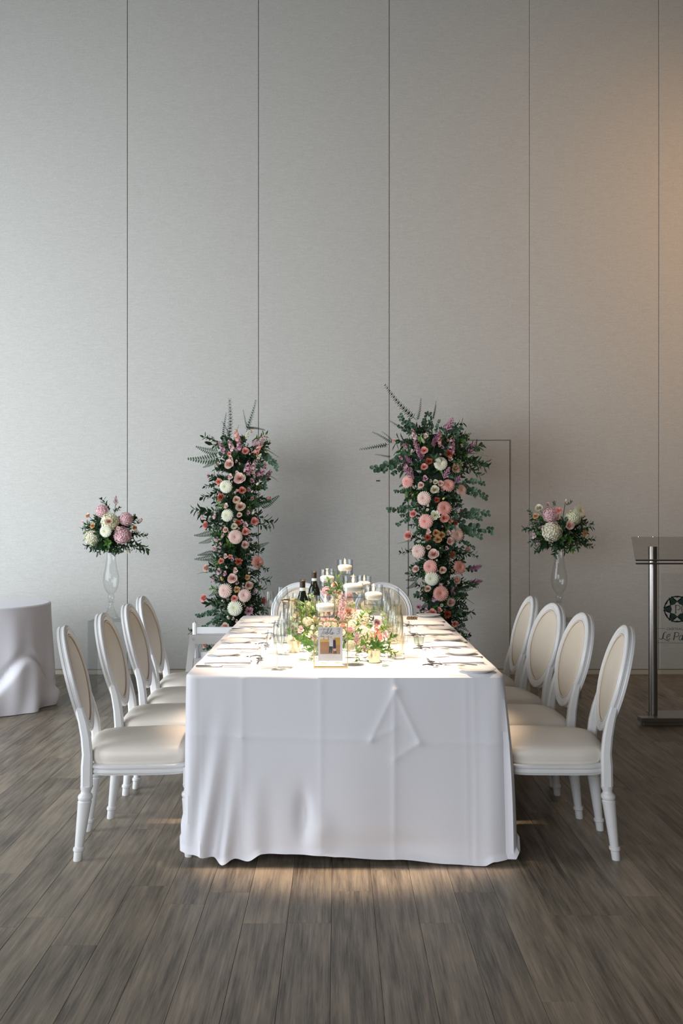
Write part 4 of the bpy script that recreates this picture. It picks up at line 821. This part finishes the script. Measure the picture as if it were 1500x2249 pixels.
# gold rimmed cooler, bottles
wc = thing('wine_cooler', 'small steel wine cooler with a wide gold rim beside the bottles', 'wine cooler', (-.235, 5.35, TOP))
MB().lathe([(0, 0), (.050, 0), (.052, .004), (.056, .173), (.064, .187), (.062, .188), (.053, .173), (.049, .008), (0, .006)], 32, cap=False).build('bowl', M_BRUSH, wc)
MB().tube([(.0655*cos(2*pi*i/40), .0655*sin(2*pi*i/40), .189) for i in range(40)], .0035, 6, closed=True).build('rim', M_GOLD, wc)
BO = [(0, .003), (.034, .0), (.037, .005), (.037, .17), (.034, .195), (.022, .222), (.0155, .245), (.0145, .30)]
def bottle(x, y, label):
    t = thing('wine_bottle', label, 'bottle', (x, y, TOP), group='dark wine bottles')
    MB().lathe(BO[:-1]+[(.0145, .262)], 24).build('glass_body', M_BOTTLE, t)
    MB().lathe([(.0148, .232), (.0148, .292), (.0162, .293), (.0162, .302), (.0145, .3035), (0, .3035)], 20).build('foil_capsule', M_FOIL, t)
    MB().lathe([(.0158, .246), (.0156, .262)], 20).build('neck_band', M_BAND, t)
    MB().tube([(.0155*cos(2*pi*i/20), .0155*sin(2*pi*i/20), .300) for i in range(20)], .0013, 5, closed=True).build('gold_ring', M_GOLD, t)
bottle((664.5-740)/F*5.28, 5.28, 'dark wine bottle with a pale neck band, nearer one beside the cooler'); bottle((690-740)/F*6.12, 6.12, 'dark wine bottle with a pale neck band, farther one by the candles')
# floating candle holders
def candle_holder(px, w_px, ytop, ycb, Yd, label, stem=True):
    s = F/Yd; x = (px-740)/s; r = w_px/2/s; ztop = H-(ytop-1140)/s-TOP; zc = H-(ycb-1140)/s-TOP
    t = thing('candle_holder', label, 'candle holder', (x, Yd, TOP), group='floating candle holders'); g = .0022
    if zc > .09: low = [(0, .002), (r*1.02, .0015), (r*1.03, .004), (.018, .010), (.0085, .022), (.0085, zc-.045), (.012, zc-.038), (.020, zc-.034), (.014, zc-.028), (.026, zc-.020), (r*.72, zc-.012), (r*.95, zc-.006), (r, zc)]
    else: low = [(0, .002), (r, .0015), (r, .004), (r*.8, .010), (r*.6, .02), (r*.7, zc-.008), (r*.95, zc-.004), (r, zc)]
    MB().lathe(low+[(r, ztop), (r-g, ztop), (r-g, zc+.004), (0, zc+.002)], 32, cap=False).build('glass_cylinder', M_GLASS, t)
    wl_ = zc+(ztop-zc)*.50
    MB().lathe([(0, zc+.003), (r-g-.0005, zc+.005), (r-g-.0005, wl_-.002), (0, wl_-.001)], 32, cap=False).build('water', M_WATER, t)
    cr_ = r-g-.0025; cd = MB().lathe([(0, wl_-.024), (cr_*.72, wl_-.022), (cr_*.93, wl_-.016), (cr_, wl_-.008), (cr_, wl_+.006), (cr_*.94, wl_+.010), (cr_*.7, wl_+.014), (cr_*.35, wl_+.0165), (0, wl_+.016)], 28).build('floating_candle', M_WAX, t)
    f0 = wl_+.018; lean = random.uniform(-.003, .006)
    MB().tube([(0, 0, f0-.004), (.0005, 0, f0+.005)], .0008, 5).build('wick', mat('charred wick', (.02, .015, .01), .9), cd)
    MB().lathe([(.0005, 0), (.0042, .004), (.0054, .010), (.0042, .019), (.0018, .029), (.0001, .037)], 10, (0, 0, f0), shear=(lean*18, 0)).build('flame', M_FLAME, cd)
    l = bpy.data.lights.new('candle_light', 'POINT'); l.energy = .28; l.color = (1, .62, .30); l.shadow_soft_size = .008; lo = bpy.data.objects.new('candle_light', l); COL.objects.link(lo); lo.parent = t; lo.location = (0, 0, f0+.035)
candle_holder(757.5, 35, 1229, 1263, 5.88, 'tallest floating candle holder at the back, standing above the others')
candle_holder(718.5, 35, 1250, 1290, 5.80, 'floating candle holder at the back left, behind the leafy sprig')
candle_holder(775, 48, 1264, 1314, 4.28, 'large tall-stemmed floating candle holder nearest the camera, right of the framed card')
candle_holder(820, 42, 1284, 1330, 4.75, 'tall-stemmed floating candle holder with a leaning flame, right of the largest one')
candle_holder(714, 45, 1307, 1357, 4.62, 'low floating candle holder directly behind the framed table card')
candle_holder(799, 33, 1266, 1300, 5.70, 'floating candle holder half hidden behind the largest one')
# gold votives, jars
VM = MB().lathe([(0, .002), (.022, 0), (.024, .003), (.0275, .055), (.0255, .055), (.022, .006), (0, .005)], 24, cap=False).mesh('votive_cup', mat('mercury gold glass', (.80, .66, .46), .25, .8, var=.25, scale=60))
for px, Yd, lb in ((647.5, 4.68, 'small gold votive cup left of the framed table card'), (822, 4.34, 'small gold votive cup among leaves right of the framed card')): one('votive_cup', VM, ((px-740)/F*Yd, Yd, TOP), lb, 'votive', 'gold votive cups')
one('glass_votive', MB().lathe([(0, .003), (.022, 0), (.024, .003), (.026, .042), (.024, .042), (.021, .008), (0, .006)], 24, cap=False).mesh('glass_votive', thin_glass('frosted glass', (.85, .9, .88), (.7, .75, .73))), ((920-740)/F*4.93, 4.93, TOP), 'small frosted glass votive near the right place settings', 'votive', None)
JAR = [(0, .004), (.028, .0), (.033, .006), (.0355, .05), (.0355, .165), (.033, .180), (.027, .190), (.027, .198), (.0285, .200), (.0285, .205), (.027, .208), (.0285, .212), (.027, .218), (.0275, .228), (.0255, .228), (.025, .20), (.030, .18), (.033, .16), (.033, .05), (.028, .012), (0, .010)]
JM = MB().lathe(JAR, 28, cap=False).mesh('tall_jar', M_AMBER)
for px, Yd, lb in ((869, 4.62, 'tall amber-tinted glass jar behind the right champagne flute'), (646, 5.02, 'tall amber-tinted glass jar in front of the gold-rimmed cooler')): one('tall_jar', JM, ((px-740)/F*Yd, Yd, TOP), lb, 'jar', 'amber-tinted jars')
# bead strand
bs = thing('bead_garland', 'short strand of small bronze beads at the far right table end', 'garland', ((905-740)/F*6.2, 6.2, TOP))
m = MB()
for i in range(26): m.lathe([(.001, 0), (.0045, .003), (.0052, .006), (.0045, .010), (.001, .012)], 8, (-.03+.0024*i, .012*sin(i*1.3), .004*(i % 3)))
o = m.build('bead', mat('bronze bead', (.32, .24, .15), .35, .7), bs); tag(o, kind='stuff')
# ---------------------------------------------------------------- framed table card
FY = 4.20; fs = F/FY; fx = (726.5-740)/fs; fw = .145; fh = .196
fr = thing('photo_frame', 'thin gold and glass frame holding the table number card', 'frame', (fx, FY, TOP))
M_FR = mat('satin gold frame', (.72, .56, .28), .3, .9, var=.05); dep = .034
for sx in (-1, 1):
    for sy in (-1, 1): MB().box((sx*(fw/2-.0018), sy*(dep/2-.0018), fh/2), (.0032, .0032, fh)).build('frame_bar', M_FR, fr, False)
for z in (.0018, fh-.0018):
    for sy in (-1, 1): MB().box((0, sy*(dep/2-.0018), z), (fw, .0032, .0032)).build('frame_bar', M_FR, fr, False)
    for sx in (-1, 1): MB().box((sx*(fw/2-.0018), 0, z), (.0032, dep, .0032)).build('frame_bar', M_FR, fr, False)
MB().box((0, 0, .002), (fw-.004, dep-.004, .002)).build('base_plate', M_GOLD, fr, False)
for sy in (-1, 1): MB().box((0, sy*(dep/2-.0018), fh/2), (fw-.006, .0012, fh-.006)).build('glass_pane', M_GLASS, fr, False)
def cd_(px, py): return (px-726.5)/fs, .0025+(1468-py)/fs
c0, c1 = cd_(698.5, 1455), cd_(752.5, 1381)
card = MB().box(((c0[0]+c1[0])/2, 0, (c0[1]+c1[1])/2), (c1[0]-c0[0], .0012, c1[1]-c0[1])).build('table_card', mat('white card', (.74, .73, .75), .6, var=.01), fr, False)
lay_n = [0]
def flat(pts, colr, name):
    lay_n[0] += 1; y = -.0007-.00006*lay_n[0]; m = MB(); m.add([(x, y, z) for x, z in pts], [tuple(range(len(pts)))]); m.build(name, mat('print %s' % (tuple(colr),), colr, .5, var=.22, scale=120), card, False)
g = lambda x, y: cd_(650+x/10, 1340+y/10)
def rect(x0, y0, x1, y1, c_, nm='photo_print'): flat([g(x0, y1), g(x1, y1), g(x1, y0), g(x0, y0)], c_, nm)
rect(530, 600, 970, 1000, (.50, .27, .14)); rect(530, 600, 970, 690, (.78, .70, .58)); rect(530, 675, 970, 735, (.85, .47, .13)); rect(860, 640, 970, 800, (.62, .38, .07))
rect(605, 600, 620, 690, (.40, .28, .2)); rect(680, 600, 690, 640, (.4, .3, .2)); rect(540, 600, 600, 620, (.45, .36, .22)); rect(530, 900, 970, 1000, (.42, .24, .15)); rect(700, 600, 730, 690, (.45, .40, .30))
flat([g(735, 840), g(725, 700), g(745, 655), g(790, 650), g(812, 700), g(815, 840)][::-1], (.68, .70, .74), 'photo_print'); flat([g(745, 650), g(750, 615), g(785, 615), g(790, 650)][::-1], (.66, .48, .38), 'photo_print')
flat([g(728, 830), g(722, 975), g(745, 975), g(760, 880), g(760, 975), g(785, 975), g(808, 830)][::-1], (.05, .07, .08), 'photo_print')
flat([g(815, 720), g(830, 655), g(855, 650), g(872, 720), g(880, 880), g(815, 880)][::-1], (.035, .035, .07), 'photo_print'); flat([g(815, 880), g(830, 940), g(870, 940), g(880, 880)][::-1], (.70, .52, .42), 'photo_print'); rect(830, 930, 850, 990, (.05, .05, .05)); rect(862, 930, 885, 990, (.05, .05, .05)); flat([g(825, 690), g(832, 650), g(855, 645), g(862, 690)][::-1], (.55, .30, .20), 'photo_print')
def cstroke(ps, w_=.0011):
    m = MB(); 
    for p in ps:
        pts = bez(*[g(*c) for c in p], n=8)
        for qd in stroke(pts, w_): m.add([(x, -.0022, z) for x, z in qd], [(0, 1, 2, 3)])
    return m
m = cstroke([((515, 465), (580, 445), (640, 455), (700, 470)), ((625, 440), (600, 500), (570, 560), (545, 585)),
    ((650, 515), (610, 500), (580, 560), (605, 565)), ((605, 565), (630, 560), (650, 530), (655, 515)), ((655, 515), (645, 560), (650, 570), (670, 550)),
    ((670, 550), (700, 500), (730, 450), (718, 435)), ((718, 435), (700, 440), (670, 540), (672, 568)), ((672, 568), (710, 570), (720, 520), (690, 525)),
    ((710, 555), (750, 520), (800, 440), (785, 437)), ((785, 437), (760, 460), (735, 570), (760, 570)), ((760, 570), (800, 560), (825, 520), (805, 515)), ((805, 515), (785, 525), (775, 575), (800, 570)), ((800, 570), (820, 560), (830, 545), (840, 535)),
    ((905, 465), (930, 435), (975, 440), (960, 475)), ((960, 475), (945, 500), (925, 505), (920, 505)), ((920, 505), (985, 500), (960, 575), (885, 555))])
m.build('card_lettering', mat('grey ink', (.10, .10, .11), .6), card, False)
m = cstroke([((660, 1035), (720, 1033), (790, 1036), (860, 1034)), ((640, 1080), (720, 1078), (820, 1082), (910, 1079))], .0005); m.build('card_lettering', mat('faint ink', (.42, .41, .42), .6), card, False)
# ---------------------------------------------------------------- flower garland down the middle of the table
gd = thing('table_garland', 'low garland of white hydrangea, pink blooms and bright leaves down the middle of the table', 'garland', (.0, 5.1, TOP))
GF = '''800 1398 27 hk 4.72;792 1358 22 hk 5.05;700 1350 12 rk 5.0;661 1382 10 lq 4.72;683 1393 10 lk 4.66;709 1366 11 lq 4.80;692 1359 9 ce 4.9;752 1352 26 aq 4.95;754 1325 24 aq 5.1;783 1408 20 aq 4.55;829 1388 16 sc 4.70;828 1368 11 rq 4.78;832 1402 13 sp 4.62
672 1345 12 hk 5.05;688 1338 12 rk 5.1;662 1362 10 hk 5.0;690 1322 11 lq 5.2;676 1328 9 hk 5.15;718 1300 14 hq 5.45;741 1306 15 re 5.35;738 1312 12 rk 5.30;700 1330 13 rk 5.2;735 1330 18 hk 5.25;765 1345 16 re 5.15;775 1375 16 hk 4.9;640 1405 13 hk 4.75;667 1403 12 hk 4.70;690 1411 12 hk 4.66;712 1400 14 hk 4.66;745 1390 16 re 4.75;675 1365 12 hk 4.9;652 1350 10 lk 5.1
805 1330 14 hk 5.25;845 1395 10 lq 4.66;838 1420 10 aq 4.52;855 1425 8 lq 4.5;780 1345 12 rb 5.2;722 1345 12 rb 5.1;812 1310 12 rk 5.5;765 1310 13 hq 5.5;790 1300 12 rk 5.6;735 1285 10 rb 5.7;690 1400 8 lm 4.62;770 1418 14 hk 4.5;725 1420 12 hk 4.5;800 1425 10 lq 4.5'''
for ln in GF.replace('\n', ';').split(';'):
    x, y, r, kd, Yd = ln.split(); p = at(float(x), float(y), float(Yd)); rad = float(r)/F*float(Yd)
    d = Vector((random.uniform(-.5, .5), -1, random.uniform(.3, 1)))
    if kd[0] in 'as': d = Vector((random.uniform(-.2, .2), -.1, 1))
    p.z = max(p.z, TOP+rad*.75); flower(KK[kd[0]], CC[kd[1]], p, rad, d, gd)
for kd, xa, ya, xb, yb, Yd, mt in (('r', 737, 1312, 748, 1262, 5.2, M_LEAF2), ('r', 732, 1312, 716, 1275, 5.2, M_LEAF2), ('r', 736, 1310, 722, 1302, 5.2, M_LEAF2), ('r', 735, 1300, 760, 1280, 5.25, M_LEAF2), ('r', 780, 1440, 800, 1398, 4.42, M_LEAF2), ('r', 800, 1445, 850, 1420, 4.42, M_LEAF2), ('r', 800, 1448, 845, 1460, 4.36, M_LEAF2),
        ('r', 790, 1440, 775, 1460, 4.38, M_LEAF2), ('r', 830, 1430, 862, 1395, 4.55, M_LEAF2), ('r', 840, 1420, 868, 1440, 4.5, M_LEAF2), ('r', 690, 1430, 668, 1425, 4.55, M_LEAF2), ('r', 780, 1380, 795, 1345, 4.8, M_LEAF2), ('r', 835, 1400, 850, 1365, 4.7, M_LEAF2),
        ('g', 668, 1392, 648, 1318, 4.98, M_LIME), ('g', 676, 1395, 664, 1316, 5.0, M_SAGE), ('g', 684, 1390, 680, 1312, 5.0, M_LIME), ('g', 690, 1390, 697, 1318, 5.02, M_SAGE), ('r', 672, 1385, 655, 1332, 5.0, M_LEAF2), ('r', 684, 1380, 676, 1325, 5.05, M_SAGE), ('r', 668, 1400, 640, 1362, 4.9, M_SAGE), ('r', 690, 1385, 690, 1330, 5.0, M_LEAF2), ('e', 690, 1350, 684, 1304, 5.1, M_SAGE), ('g', 700, 1350, 655, 1320, 5.0, M_SAGE), ('g', 690, 1370, 650, 1345, 4.9, M_LIME), ('g', 700, 1380, 672, 1330, 4.85, M_LIME), ('g', 705, 1385, 665, 1370, 4.8, M_SAGE), ('g', 700, 1360, 690, 1315, 4.9, M_LIME), ('g', 690, 1395, 650, 1375, 4.75, M_LEAF2), ('g', 848, 1350, 880, 1370, 4.8, M_LEAF2), ('g', 840, 1360, 850, 1320, 4.9, M_SAGE),
        ('e', 705, 1420, 680, 1450, 4.40, M_SAGE), ('e', 720, 1410, 700, 1372, 4.6, M_SAGE), ('e', 700, 1320, 678, 1300, 5.3, M_EUC), ('b', 660, 1350, 640, 1320, 5.0, M_SAGE), ('e', 860, 1380, 838, 1345, 4.9, M_SAGE)):
    sprig({'r': 'ruscus_sprig', 'g': 'goldenrod_spike', 'e': 'silver_dollar_branch', 'b': 'baby_eucalyptus_sprig', 'f': 'fern_frond'}[kd], at(xa, ya, Yd), at(xb, yb, Yd-.03), gd, mt)
for i in range(110):
    Y = random.uniform(4.42, 6.15); hw = .14 if Y < 5.3 else .12; x = random.uniform(-hw, hw)+.03; a = random.uniform(0, 2*pi); e = random.uniform(.1, 1.1)
    p0 = Vector((x, Y, TOP+.02)); d = Vector((cos(a), sin(a), e)).normalized(); L = random.uniform(.08, .15)
    sprig(random.choice(['ruscus_sprig', 'ruscus_sprig', 'silver_dollar_branch', 'goldenrod_spike']), p0, p0+d*L, gd, random.choice([M_LEAF2, M_LEAF2, M_SAGE, M_LEAF, M_LIME]))
for i in range(44):
    Y = random.uniform(4.7, 6.1); x = random.uniform(-.12, .16); kd = random.choice(['rose', 'hydrangea', 'lisianthus', 'rose', 'hydrangea']); r = {'rose': .026, 'hydrangea': .045, 'lisianthus': .02}[kd]
    flower(kd, random.choice(['cream', 'palepink', 'blush', 'white', 'cream']), (x, Y, TOP+random.uniform(.05, .12)), r, (random.uniform(-.4, .4), -.6, 1), gd)
# loose leaves lying on the cloth
lm = {}
for k_, (px, py, ang, L, mt, lb) in enumerate(((664, 1450, .2, .046, M_LEAF2, 'loose bright green leaf on the cloth, farthest left of the card'), (712, 1457, 2.9, .034, M_SAGE, 'loose pale leaf below the card inside the frame view'), (740, 1456, .1, .032, M_SAGE, 'loose pale leaf right of the card foot'),
        (846, 1463, .45, .040, M_LEAF2, 'loose green leaf in front of the gold votive, right'), (829, 1461, -.4, .028, M_SAGE, 'loose pale leaf in front of the gold votive, left'))):
    Y = .6255*F/(py-1140); m = MB(); m.leaf((-L/2, 0, 0), (1, 0, 0), (0, 0, 1), L, L*.5, cup=.12); p = at(px, py, Y)
    o = m.build('loose_leaf', mt, None, False, (p.x, Y, TOP+.003)); o.rotation_euler = (0, 0, ang); tag(o, lb, 'leaf', 'loose leaves on the tablecloth')
